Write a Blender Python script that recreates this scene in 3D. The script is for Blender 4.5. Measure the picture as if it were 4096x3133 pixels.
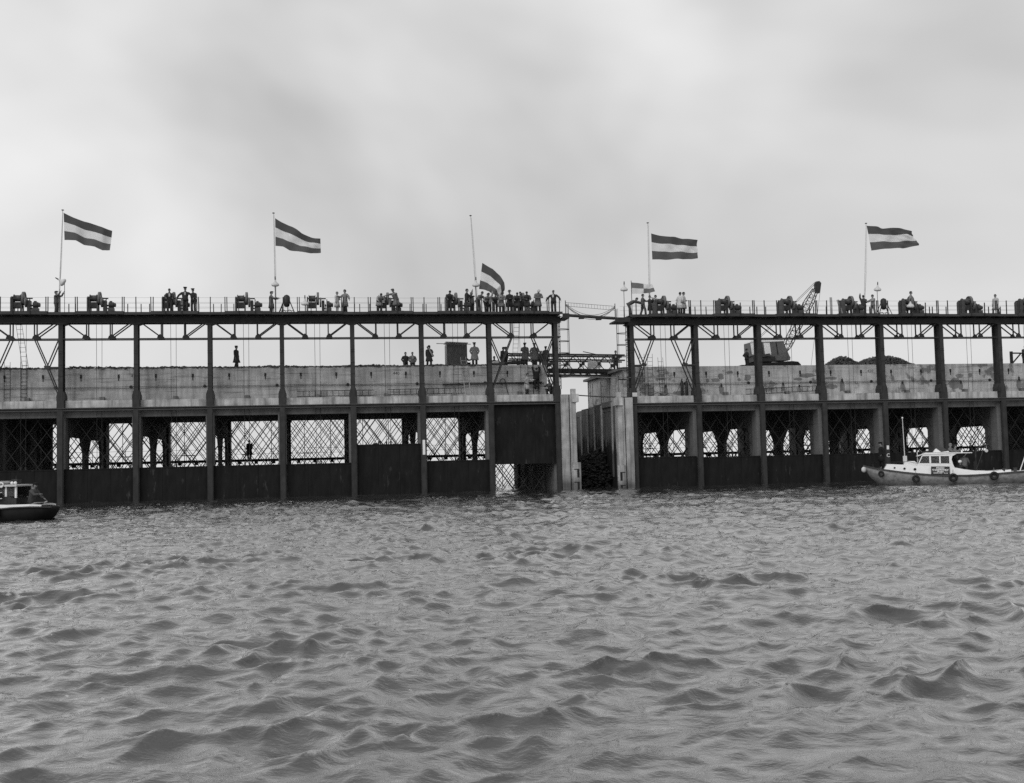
import bpy, bmesh, math, random
import numpy as np
from mathutils import Vector, Matrix
R = math.radians
random.seed(7); RNG = np.random.default_rng(11)
for o in list(bpy.data.objects): bpy.data.objects.remove(o)
SC = bpy.context.scene
COL = SC.collection

# ------------------------------------------------------------------ camera
cam = bpy.data.cameras.new('camera'); camo = bpy.data.objects.new('camera', cam); COL.objects.link(camo)
cam.sensor_width = 36; cam.lens = 40.41; cam.clip_start = .2; cam.clip_end = 20000
_p, _r = R(3.6768), R(1.38825)
_u0 = Vector((0, -math.sin(_p), math.cos(_p))); _r0 = Vector((1, 0, 0))
_rt = _r0*math.cos(_r) - _u0*math.sin(_r); _up = _u0*math.cos(_r) + _r0*math.sin(_r)
_bk = -Vector((0, math.cos(_p), math.sin(_p)))
M = Matrix((_rt, _up, _bk)).transposed().to_4x4(); M.translation = (0, 0, 1.998)
camo.matrix_world = M
SC.camera = camo

# ------------------------------------------------------------------ sky, sun, exposure
SUN_EL, SUN_AZ = R(40), R(212)          # azimuth clockwise from +Y: behind the camera, to its left
w = bpy.data.worlds.new('World'); SC.world = w; w.use_nodes = True
nt = w.node_tree; nt.nodes.clear()
def N(t, **k):
    n = nt.nodes.new(t)
    for a, b in k.items(): setattr(n, a, b)
    return n
L_ = lambda a, b: nt.links.new(a, b)
out = N('ShaderNodeOutputWorld'); bg = N('ShaderNodeBackground'); L_(bg.outputs[0], out.inputs[0]); bg.inputs[1].default_value = .1
sky = N('ShaderNodeTexSky', sky_type='NISHITA', sun_disc=False, sun_elevation=SUN_EL, sun_rotation=SUN_AZ, dust_density=4)
bw = N('ShaderNodeRGBToBW'); L_(sky.outputs[0], bw.inputs[0])
tc = N('ShaderNodeTexCoord'); sp = N('ShaderNodeSeparateXYZ'); L_(tc.outputs['Generated'], sp.inputs[0])
az = N('ShaderNodeMath', operation='MAXIMUM'); L_(sp.outputs[2], az.inputs[0]); az.inputs[1].default_value = 0
ad = N('ShaderNodeMath', operation='ADD'); L_(az.outputs[0], ad.inputs[0]); ad.inputs[1].default_value = .55
dx = N('ShaderNodeMath', operation='DIVIDE'); L_(sp.outputs[0], dx.inputs[0]); L_(ad.outputs[0], dx.inputs[1])
dy = N('ShaderNodeMath', operation='DIVIDE'); L_(sp.outputs[1], dy.inputs[0]); L_(ad.outputs[0], dy.inputs[1])
cb = N('ShaderNodeCombineXYZ'); L_(dx.outputs[0], cb.inputs[0]); L_(dy.outputs[0], cb.inputs[1]); cb.inputs[2].default_value = 2.9
n1 = N('ShaderNodeTexNoise'); n1.inputs['Scale'].default_value = 1.5; n1.inputs['Detail'].default_value = 4; n1.inputs['Roughness'].default_value = .5
n1.inputs['Distortion'].default_value = .35; L_(cb.outputs[0], n1.inputs['Vector'])
mr = N('ShaderNodeMapRange'); mr.inputs['From Min'].default_value = .3; mr.inputs['From Max'].default_value = .7
mr.inputs['To Min'].default_value = 2.9; mr.inputs['To Max'].default_value = 9.2; L_(n1.outputs[0], mr.inputs[0])
# an overcast sky: paler and more even towards the horizon
hz = N('ShaderNodeMapRange'); hz.inputs['From Min'].default_value = 0.0; hz.inputs['From Max'].default_value = .3
hz.inputs['To Min'].default_value = .85; hz.inputs['To Max'].default_value = 0; L_(az.outputs[0], hz.inputs[0])
mh = N('ShaderNodeMix'); L_(hz.outputs[0], mh.inputs[0]); L_(mr.outputs[0], mh.inputs[2]); mh.inputs[3].default_value = 8.6
mx = N('ShaderNodeMix'); mx.inputs[0].default_value = .92; L_(bw.outputs[0], mx.inputs[2]); L_(mh.outputs[0], mx.inputs[3])
L_(mx.outputs[0], bg.inputs[0])
sl = bpy.data.lights.new('sun', 'SUN'); sl.energy = 1.4; sl.angle = R(50); sl.color = (1, 1, 1)
so = bpy.data.objects.new('sun', sl); COL.objects.link(so)
_sd = Vector((math.sin(SUN_AZ)*math.cos(SUN_EL), math.cos(SUN_AZ)*math.cos(SUN_EL), math.sin(SUN_EL)))
so.rotation_euler = _sd.to_track_quat('Z', 'Y').to_euler(); so.location = (0, 0, 60)
SC.view_settings.view_transform = 'Standard'; SC.view_settings.look = 'None'
SC.view_settings.exposure = 0; SC.view_settings.gamma = 1; SC.view_settings.use_curve_mapping = False
SC.render.engine = 'CYCLES'
SC.cycles.use_denoising = False          # keeps the fine water texture and a trace of grain
SC.cycles.use_adaptive_sampling = False

# ------------------------------------------------------------------ materials
MATS = {}
def nodes(name):
    m = bpy.data.materials.new(name); m.use_nodes = True
    t = m.node_tree; return m, t, t.nodes['Principled BSDF']
def ln(t, a, b): t.links.new(a, b)
def grey(v): return (v, v, v, 1)
def plain(name, v, rough=.7, vary=.25, scale=3.0, metal=0, stretch=(1, 1, 1), bump=.0, detail=6):
    """one grey with soft blotches of wear"""
    if name in MATS: return MATS[name]
    m, t, b = nodes(name)
    tcn = t.nodes.new('ShaderNodeTexCoord'); mp = t.nodes.new('ShaderNodeMapping'); ln(t, tcn.outputs['Object'], mp.inputs[0])
    mp.inputs['Scale'].default_value = stretch
    nz = t.nodes.new('ShaderNodeTexNoise'); nz.inputs['Scale'].default_value = scale; nz.inputs['Detail'].default_value = detail
    nz.inputs['Roughness'].default_value = .62
    ln(t, mp.outputs[0], nz.inputs['Vector'])
    r = t.nodes.new('ShaderNodeMapRange'); r.inputs['From Min'].default_value = .3; r.inputs['From Max'].default_value = .7
    r.inputs['To Min'].default_value = v*(1-vary); r.inputs['To Max'].default_value = v*(1+vary)
    ln(t, nz.outputs[0], r.inputs[0]); ln(t, r.outputs[0], b.inputs['Base Color'])
    b.inputs['Roughness'].default_value = rough; b.inputs['Metallic'].default_value = metal
    b.inputs['Specular IOR Level'].default_value = .22
    if bump:
        bp = t.nodes.new('ShaderNodeBump'); bp.inputs['Strength'].default_value = bump; bp.inputs['Distance'].default_value = .03
        ln(t, nz.outputs[0], bp.inputs['Height']); ln(t, bp.outputs[0], b.inputs['Normal'])
    MATS[name] = m; return m
def concrete(name, v, stain=.5, boards=.25, patch=0.0, tide=None):
    if name in MATS: return MATS[name]
    m, t, b = nodes(name)
    tcn = t.nodes.new('ShaderNodeTexCoord'); co = tcn.outputs['Object']
    def noise(scale, stretch, det=6, rough=.6, loc=(0, 0, 0)):
        mp = t.nodes.new('ShaderNodeMapping'); mp.inputs['Scale'].default_value = stretch; mp.inputs['Location'].default_value = loc
        ln(t, co, mp.inputs[0]); nz = t.nodes.new('ShaderNodeTexNoise'); nz.inputs['Scale'].default_value = scale
        nz.inputs['Detail'].default_value = det; nz.inputs['Roughness'].default_value = rough; ln(t, mp.outputs[0], nz.inputs['Vector']); return nz.outputs[0]
    def rng(x, a, b_, c, d):
        r = t.nodes.new('ShaderNodeMapRange'); r.inputs[1].default_value = a; r.inputs[2].default_value = b_
        r.inputs[3].default_value = c; r.inputs[4].default_value = d; ln(t, x, r.inputs[0]); return r.outputs[0]
    def mul(x, y):
        q = t.nodes.new('ShaderNodeMath'); q.operation = 'MULTIPLY'; ln(t, x, q.inputs[0])
        if isinstance(y, float): q.inputs[1].default_value = y
        else: ln(t, y, q.inputs[1])
        return q.outputs[0]
    blot = rng(noise(1.1, (1, 1, 1)), .3, .7, 1-.28*stain, 1+.28*stain)
    drip = rng(noise(1.0, (2.6, 2.6, .22), 5, .65, (3, 1, 0)), .42, .75, 1.04, 1-.62*stain)       # water runs
    fine = rng(noise(14, (1, 1, 1.6)), .3, .7, .9, 1.1)
    line = rng(noise(1, (.35, .35, 7.5), 3, .6, (0, 5, 2)), .56, .72, 1.0, 1-boards)               # board marks
    col = mul(mul(mul(blot, drip), fine), line)
    if patch:
        col = mul(col, rng(noise(.9, (1, 1, 1), 3, .55, (9, 2, 4)), .58, .64, 1.0, 1-patch))         # damp patches
    if tide:                                                                                        # weed and slime up to the high-water mark
        sx = t.nodes.new('ShaderNodeSeparateXYZ'); ln(t, co, sx.inputs[0]); q = t.nodes.new('ShaderNodeMath'); q.operation = 'MULTIPLY_ADD'
        ln(t, noise(1.6, (1, 1, .5), 5, .7, (1, 7, 3)), q.inputs[0]); q.inputs[1].default_value = tide[1]; ln(t, sx.outputs[2], q.inputs[2])
        col = mul(col, rng(q.outputs[0], tide[0]+tide[1]*.5-.25, tide[0]+tide[1]*.5+.35, tide[2], 1.0))
    col = mul(col, float(v))
    ln(t, col, b.inputs['Base Color']); b.inputs['Roughness'].default_value = .9; b.inputs['Specular IOR Level'].default_value = .2
    bp = t.nodes.new('ShaderNodeBump'); bp.inputs['Strength'].default_value = .35; bp.inputs['Distance'].default_value = .03
    ln(t, mul(line, fine), bp.inputs['Height']); ln(t, bp.outputs[0], b.inputs['Normal'])
    MATS[name] = m; return m
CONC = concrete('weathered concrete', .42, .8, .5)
CONC_R = concrete('weathered concrete with damp patches', .5, .7, .4, .55)
LEDGE = concrete('pale ledge concrete', .46, 1.15, .15)
PIER = concrete('streaked pier concrete', .36, 1.05, .12, tide=(.75, .5, .4))
RIB_A = concrete('dark tide-stained concrete', .12, .9, .1, tide=(4.3, 5, .12))
RIB_B = concrete('tide-stained rib concrete', .16, .9, .1, tide=(3.9, 5, .14))
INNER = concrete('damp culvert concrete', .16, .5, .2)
STEEL = plain('painted dark steel', .028, .6, .35, 2.2)
STEEL2 = plain('grey weathered steel', .036, .6, .35, 2.6, stretch=(1, 1, .5))
SILL = plain('grey sill steel', .07, .5, .3, 2.0)
FASC = plain('tarred deck timber', .05, .8, .35, 3.5, stretch=(.5, 1, 3))
GATE = plain('black gate plate', .009, .8, .6, 1.4, stretch=(1.6, 1, .45), bump=.2)
def _gate_stains():
    t = GATE.node_tree; b = t.nodes['Principled BSDF']; src = b.inputs['Base Color'].links[0].from_socket
    gi = t.nodes.new('ShaderNodeObjectInfo'); tcn = t.nodes.new('ShaderNodeTexCoord'); mp = t.nodes.new('ShaderNodeMapping')
    mp.inputs['Scale'].default_value = (2.0, 1, .55); ln(t, tcn.outputs['Object'], mp.inputs[0]); cbn = t.nodes.new('ShaderNodeVectorMath'); ln(t, mp.outputs[0], cbn.inputs[0])
    ml = t.nodes.new('ShaderNodeMath'); ml.operation = 'MULTIPLY'; ml.inputs[1].default_value = 60; ln(t, gi.outputs['Random'], ml.inputs[0]); ln(t, ml.outputs[0], cbn.inputs[1])
    nz = t.nodes.new('ShaderNodeTexNoise'); nz.inputs['Scale'].default_value = 1.0; nz.inputs['Detail'].default_value = 7; nz.inputs['Roughness'].default_value = .7; ln(t, cbn.outputs[0], nz.inputs['Vector'])
    r = t.nodes.new('ShaderNodeMapRange'); r.inputs[1].default_value = .6; r.inputs[2].default_value = .78; r.inputs[3].default_value = 0; r.inputs[4].default_value = .07; ln(t, nz.outputs[0], r.inputs[0])
    ad_ = t.nodes.new('ShaderNodeMath'); ln(t, src, ad_.inputs[0]); ln(t, r.outputs[0], ad_.inputs[1]); ln(t, ad_.outputs[0], b.inputs['Base Color'])
_gate_stains()
BLACK = plain('black iron', .018, .6, .4, 5)
MACH = plain('machine grey', .06, .5, .3, 5)
MACH_D = plain('oily machine dark', .035, .45, .5, 6)
WHEEL = plain('bright worn iron', .13, .4, .3, 8)
CRANE = plain('faded crane paint', .13, .5, .25, 3)
WHITE = plain('white paint', .8, .45, .06, 4)
OFFW = plain('dull white paint', .55, .55, .15, 4)
HULL = plain('grey boat paint', .2, .55, .4, 3.2, stretch=(1, 1, 1.5))
HULLB = plain('black boat tar', .008, .8, .4, 3)
RUBB = plain('tyre rubber', .022, .75, .3, 9)
WOOD = plain('rough planks', .12, .85, .45, 5, stretch=(3, 3, .5), bump=.4)
WOODL = plain('pale bare timber', .34, .8, .3, 6, stretch=(3, 3, .6))
SOIL = plain('dumped soil and stone', .12, .95, .7, 4.5, bump=.6)
ROPE = plain('rope', .2, .9, .3, 9)
SKIN = plain('skin', .2, .6, .06, 6)
HAIRM = plain('dark hair', .03, .7, .3, 20)
GLASS = bpy.data.materials.new('cabin glass'); GLASS.use_nodes = True
_g = GLASS.node_tree.nodes['Principled BSDF']; _g.inputs['Base Color'].default_value = grey(.5); _g.inputs['Roughness'].default_value = .03
_g.inputs['Transmission Weight'].default_value = .9; _g.inputs['IOR'].default_value = 1.05
def cloth(v):
    v = round(v, 3); return plain('cloth %.3f' % v, v, .9, .16, 9)
def flagcloth(name, v):
    m, t, b = nodes(name); tr = t.nodes.new('ShaderNodeBsdfTranslucent'); tr.inputs[0].default_value = grey(v)
    b.inputs['Base Color'].default_value = grey(v); b.inputs['Roughness'].default_value = .9; b.inputs['Specular IOR Level'].default_value = .1
    mx = t.nodes.new('ShaderNodeMixShader'); mx.inputs[0].default_value = .4; ln(t, b.outputs[0], mx.inputs[1]); ln(t, tr.outputs[0], mx.inputs[2])
    ln(t, mx.outputs[0], t.nodes['Material Output'].inputs[0]); return m
FL_D, FL_W, FL_B = flagcloth('dark red flag cloth', .10), flagcloth('white flag cloth', .8), flagcloth('blue flag cloth', .13)
FL_R = flagcloth('signal red cloth', .2)

# ------------------------------------------------------------------ mesh builder
class MB:
    def __init__(s): s.v = []; s.f = []; s.m = []
    def add(s, vs, fs, mi=0):
        k = len(s.v); s.v += [tuple(map(float, q)) for q in vs]; s.f += [tuple(i+k for i in f) for f in fs]; s.m += [mi]*len(fs); return s
    def box(s, x0, x1, y0, y1, z0, z1, mi=0):
        return s.add([(x, y, z) for x in (x0, x1) for y in (y0, y1) for z in (z0, z1)],
                     [(0, 1, 3, 2), (4, 6, 7, 5), (0, 4, 5, 1), (2, 3, 7, 6), (0, 2, 6, 4), (1, 5, 7, 3)], mi)
    def bar(s, p, q, w, h=None, mi=0, up=(0, 0, 1)):
        h = h or w; p = Vector(p); q = Vector(q); d = (q-p).normalized(); u = Vector(up)
        if abs(d.dot(u)) > .98: u = Vector((0, 1, 0))
        a = d.cross(u).normalized(); b = a.cross(d)
        c = [p+a*i*w/2+b*j*h/2 for i, j in ((-1, -1), (1, -1), (1, 1), (-1, 1))]; e = [x+(q-p) for x in c]
        return s.add(c+e, [(3, 2, 1, 0), (4, 5, 6, 7)]+[(i, (i+1) % 4, 4+(i+1) % 4, 4+i) for i in range(4)], mi)
    def loft(s, rings, mi=0, cap=True):
        n = len(rings[0]); k = len(rings); vs = [p for r in rings for p in r]; fs = []
        for i in range(k-1):
            for j in range(n): fs.append((i*n+j, i*n+(j+1) % n, (i+1)*n+(j+1) % n, (i+1)*n+j))
        if cap: fs.append(tuple(range(n-1, -1, -1))); fs.append(tuple((k-1)*n+j for j in range(n)))
        return s.add(vs, fs, mi)
    def tube(s, pts, r, n=6, mi=0):
        pts = [Vector(p) for p in pts]; rs = r if isinstance(r, (list, tuple)) else [r]*len(pts); rings = []; a = None
        for i, p in enumerate(pts):
            d = (pts[min(i+1, len(pts)-1)]-pts[max(i-1, 0)]).normalized()
            if a is None:
                u = Vector((0, 0, 1)) if abs(d.z) < .9 else Vector((1, 0, 0)); a = d.cross(u).normalized()
            else: a = (a-d*a.dot(d)).normalized()
            b = d.cross(a); rings.append([p+(a*math.cos(2*math.pi*j/n)+b*math.sin(2*math.pi*j/n))*rs[i] for j in range(n)])
        return s.loft(rings, mi)
    def prism(s, poly, axis, a, b, mi=0):
        f = {'x': lambda u, v, c: (c, u, v), 'y': lambda u, v, c: (u, c, v), 'z': lambda u, v, c: (u, v, c)}[axis]
        n = len(poly); vs = [f(u, v, a) for u, v in poly]+[f(u, v, b) for u, v in poly]
        return s.add(vs, [tuple(range(n)), tuple(range(2*n-1, n-1, -1))]+[(i, n+i, n+(i+1) % n, (i+1) % n) for i in range(n)], mi)
    def lathe(s, prof, n=16, c=(0, 0, 0), axis='z', mi=0, cap=True):
        c = Vector(c); rings = []
        for r, h in prof:
            rg = []
            for j in range(n):
                x, y = r*math.cos(2*math.pi*j/n), r*math.sin(2*math.pi*j/n)
                rg.append(c+Vector({'z': (x, y, h), 'x': (h, x, y), 'y': (y, h, x)}[axis]))
            rings.append(rg)
        return s.loft(rings, mi, cap)
    def ball(s, c, r, n=10, mi=0, lo=-90, hi=90):
        r = r if isinstance(r, (tuple, list)) else (r, r, r); rings = []; k = max(4, n*2//3)
        for i in range(k+1):
            a = R(lo+(hi-lo)*i/k); ca, sa = max(math.cos(a), .02), math.sin(a)
            rings.append([(c[0]+r[0]*ca*math.cos(2*math.pi*j/n), c[1]+r[1]*ca*math.sin(2*math.pi*j/n), c[2]+r[2]*sa) for j in range(n)])
        return s.loft(rings, mi)
    def torus(s, c, R_, r, axis='y', n=20, k=8, mi=0):
        vs = []; fs = []
        for i in range(n):
            a = 2*math.pi*i/n
            for j in range(k):
                b = 2*math.pi*j/k; q = R_+r*math.cos(b); h = r*math.sin(b)
                x, y = q*math.cos(a), q*math.sin(a)
                vs.append({'y': (c[0]+x, c[1]+h, c[2]+y), 'x': (c[0]+h, c[1]+x, c[2]+y), 'z': (c[0]+x, c[1]+y, c[2]+h)}[axis])
                fs.append((i*k+j, ((i+1) % n)*k+j, ((i+1) % n)*k+(j+1) % k, i*k+(j+1) % k))
        return s.add(vs, fs, mi)
    def mesh(s, name, mat, smooth=False):
        me = bpy.data.meshes.new(name); me.from_pydata(s.v, [], s.f)
        for m in (mat if isinstance(mat, (list, tuple)) else [mat]): me.materials.append(m)
        me.polygons.foreach_set('material_index', s.m)
        bm = bmesh.new(); bm.from_mesh(me); bmesh.ops.recalc_face_normals(bm, faces=bm.faces); bm.to_mesh(me); bm.free()
        if smooth: me.polygons.foreach_set('use_smooth', [True]*len(me.polygons))
        me.update(); return me
    def build(s, name, mat, parent=None, smooth=False, loc=None, rz=None):
        o = bpy.data.objects.new(name, s.mesh(name, mat, smooth)); COL.objects.link(o)
        if parent: o.parent = parent
        if loc is not None: o.location = loc
        if rz is not None: o.rotation_euler = (0, 0, rz)
        return o
def tag(o, label=None, cat=None, group=None, kind=None):
    for k, v in (('label', label), ('category', cat), ('group', group), ('kind', kind)):
        if v: o[k] = v
    return o
def thing(name, label, cat, loc=(0, 0, 0), rz=0, group=None):
    o = bpy.data.objects.new(name, None); COL.objects.link(o); o.location = loc; o.rotation_euler = (0, 0, rz)
    o.empty_display_size = .3
    return tag(o, label, cat, group)
def copy_tree(o, parent=None):
    c = o.copy(); COL.objects.link(c); c.parent = parent
    for ch in list(o.children): copy_tree(ch, c)
    return c
def text_mesh(body, size, name, mat, parent, loc, rot, align='CENTER', bold=0.0):
    cu = bpy.data.curves.new('lettering', 'FONT'); cu.body = body; cu.size = size; cu.align_x = align; cu.align_y = 'CENTER'; cu.offset = bold
    cu.resolution_u = 2
    t = bpy.data.objects.new('lettering', cu); COL.objects.link(t)
    dg = bpy.context.evaluated_depsgraph_get(); me = bpy.data.meshes.new_from_object(t.evaluated_get(dg)); bpy.data.objects.remove(t)
    me.materials.clear(); me.materials.append(mat); o = bpy.data.objects.new(name, me); COL.objects.link(o)
    o.parent = parent; o.location = loc; o.rotation_euler = rot; return o

# ------------------------------------------------------------------ the two caissons' frames: s along the row, t away from the camera
ANG = R(9.94); BAY = 5.4
FR = {'L': (-33.6016, 85.3448, 0.0), 'R': (9.7328, 91.8844, -.33)}
def wp(f, s, t, z):      # world point, z is the true height above the water
    x0, y0, _ = FR[f]; return Vector((x0+s*math.cos(ANG)-t*math.sin(ANG), y0+s*math.sin(ANG)+t*math.cos(ANG), z))

# ------------------------------------------------------------------ water: one sheet to the horizon, real waves where they can be seen
def water():
    ys = [-25.]
    while ys[-1] < 4: ys.append(ys[-1]+max(.5, .12*abs(ys[-1])))
    y = 4.6
    while y < 150: ys.append(y); y *= 1.0042
    while y < 12000: ys.append(y); y *= 1.16
    ys = np.array(ys); nc = 860; u = np.linspace(-1, 1, nc)
    half = np.maximum(np.abs(ys), 6)*.66+3.2; half = np.where(ys > 150, half*(1+(ys-150)/900), half)
    X = u[None, :]*half[:, None]; Y = np.repeat(ys[:, None], nc, 1)
    sx = (2*half/nc)[:, None]; sy = np.gradient(ys)[:, None]
    Zs = np.zeros_like(X); DX = np.zeros_like(X); DY = np.zeros_like(X); J = np.zeros_like(X)
    nw = 280; lam = np.exp(RNG.uniform(np.log(.12), np.log(3.2), nw))
    main = R(-62); ang = main+RNG.normal(0, R(42), nw)
    pk = .5
    steep = .026*np.exp(-((np.log(lam/pk))/.8)**2)+.013-.003*(lam > 1.6)
    A = steep*lam/(2*np.pi)*1.12
    ph = RNG.uniform(0, 2*np.pi, nw)
    # gusty patches: waves are not equally high everywhere
    gn = np.zeros_like(X)
    for i in range(14):
        l_ = RNG.uniform(2.5, 13); a_ = RNG.uniform(0, 2*np.pi); gn += np.cos(2*np.pi/l_*(math.cos(a_)*X*.75+math.sin(a_)*Y)+RNG.uniform(0, 6.28))*(1 if l_ > 5 else .7)
    gn /= 2.5
    env = np.clip(.84+.3*gn*(gn > 0)+.12*gn, .55, 1.4)
    for i in range(nw):
        k = 2*np.pi/lam[i]; cx, cy = math.cos(ang[i]), math.sin(ang[i])
        spc = np.maximum(sx*abs(cx), sy*abs(cy))
        wgt = np.clip((lam[i]/np.maximum(spc, 1e-6)-2.2)/2.0, 0, 1)
        a = A[i]*wgt*env; th = k*(cx*X+cy*Y)+ph[i]
        c_, s_ = np.cos(th), np.sin(th)
        Zs += a*c_; DX -= .95*a*cx*s_; DY -= .95*a*cy*s_; J += a*k*c_
    # calmer in the lee right in front of the caissons
    V = np.stack([X+DX, Y+DY, Zs], -1).reshape(-1, 3)
    nr = len(ys); idx = np.arange(nr*nc).reshape(nr, nc)
    q = np.stack([idx[:-1, :-1], idx[:-1, 1:], idx[1:, 1:], idx[1:, :-1]], -1).reshape(-1, 4)
    me = bpy.data.meshes.new('water'); me.vertices.add(len(V)); me.vertices.foreach_set('co', V.ravel())
    me.loops.add(q.size); me.loops.foreach_set('vertex_index', q.ravel().astype(np.int32))
    me.polygons.add(len(q)); me.polygons.foreach_set('loop_start', np.arange(0, q.size, 4, dtype=np.int32))
    me.polygons.foreach_set('use_smooth', np.ones(len(q), dtype=bool)); me.update(); me.validate()
    at = me.attributes.new('crest', 'FLOAT', 'POINT'); at.data.foreach_set('value', J.ravel().astype(np.float32))
    m, t, b = nodes('choppy sea water'); me.materials.append(m)
    tcn = t.nodes.new('ShaderNodeTexCoord')
    def noise(sc, st, det, rough=.6, dist=0):
        mp = t.nodes.new('ShaderNodeMapping'); mp.inputs['Scale'].default_value = st; mp.inputs['Rotation'].default_value = (0, 0, R(20)); ln(t, tcn.outputs['Object'], mp.inputs[0])
        nz = t.nodes.new('ShaderNodeTexNoise'); nz.inputs['Scale'].default_value = sc; nz.inputs['Detail'].default_value = det
        nz.inputs['Roughness'].default_value = rough; nz.inputs['Distortion'].default_value = dist; ln(t, mp.outputs[0], nz.inputs['Vector']); return nz.outputs[0]
    b.inputs['IOR'].default_value = 1.42; b.inputs['Roughness'].default_value = .09
    b1 = t.nodes.new('ShaderNodeBump'); b1.inputs['Strength'].default_value = 1; b1.inputs['Distance'].default_value = .03
    ln(t, noise(3.2, (.8, 1.3, 1), 7, .6, .25), b1.inputs['Height'])
    b2 = t.nodes.new('ShaderNodeBump'); b2.inputs['Strength'].default_value = 1; b2.inputs['Distance'].default_value = .006
    ln(t, noise(11, (.8, 1.2, 1), 4, .6, .2), b2.inputs['Height']); ln(t, b1.outputs[0], b2.inputs['Normal']); ln(t, b2.outputs[0], b.inputs['Normal'])
    b.inputs['Coat Weight'].default_value = 1; b.inputs['Coat IOR'].default_value = 1.75; b.inputs['Coat Roughness'].default_value = .04; ln(t, b2.outputs[0], b.inputs['Coat Normal'])
    # foam: flecks where crests fold, and a scatter of floating froth
    ca = t.nodes.new('ShaderNodeAttribute'); ca.attribute_name = 'crest'
    r1 = t.nodes.new('ShaderNodeMapRange'); r1.inputs[1].default_value = .42; r1.inputs[2].default_value = .85; ln(t, ca.outputs['Fac'], r1.inputs[0])
    r2 = t.nodes.new('ShaderNodeMapRange'); r2.inputs[1].default_value = .52; r2.inputs[2].default_value = .7; ln(t, noise(5, (1, 1, 1), 6, .75), r2.inputs[0])
    mm = t.nodes.new('ShaderNodeMath'); mm.operation = 'MULTIPLY'; ln(t, r1.outputs[0], mm.inputs[0]); ln(t, r2.outputs[0], mm.inputs[1])
    r3 = t.nodes.new('ShaderNodeMapRange'); r3.inputs[1].default_value = .685; r3.inputs[2].default_value = .72; ln(t, noise(3.3, (.7, 1.3, 1), 5, .8, .5), r3.inputs[0])
    mxx = t.nodes.new('ShaderNodeMath'); mxx.operation = 'MAXIMUM'; ln(t, mm.outputs[0], mxx.inputs[0]); ln(t, r3.outputs[0], mxx.inputs[1]); mxx.use_clamp = True
    mc = t.nodes.new('ShaderNodeMix'); mc.data_type = 'RGBA'; ln(t, mxx.outputs[0], mc.inputs[0]); mc.inputs[6].default_value = grey(.042); mc.inputs[7].default_value = grey(.55)
    ln(t, mc.outputs[2], b.inputs['Base Color'])
    mro = t.nodes.new('ShaderNodeMapRange'); mro.inputs[3].default_value = .05; mro.inputs[4].default_value = .8; ln(t, mxx.outputs[0], mro.inputs[0]); ln(t, mro.outputs[0], b.inputs['Roughness'])
    o = bpy.data.objects.new('water', me); COL.objects.link(o); tag(o, 'grey choppy tidal water with small breaking crests', 'water', kind='structure')
water()

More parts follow.
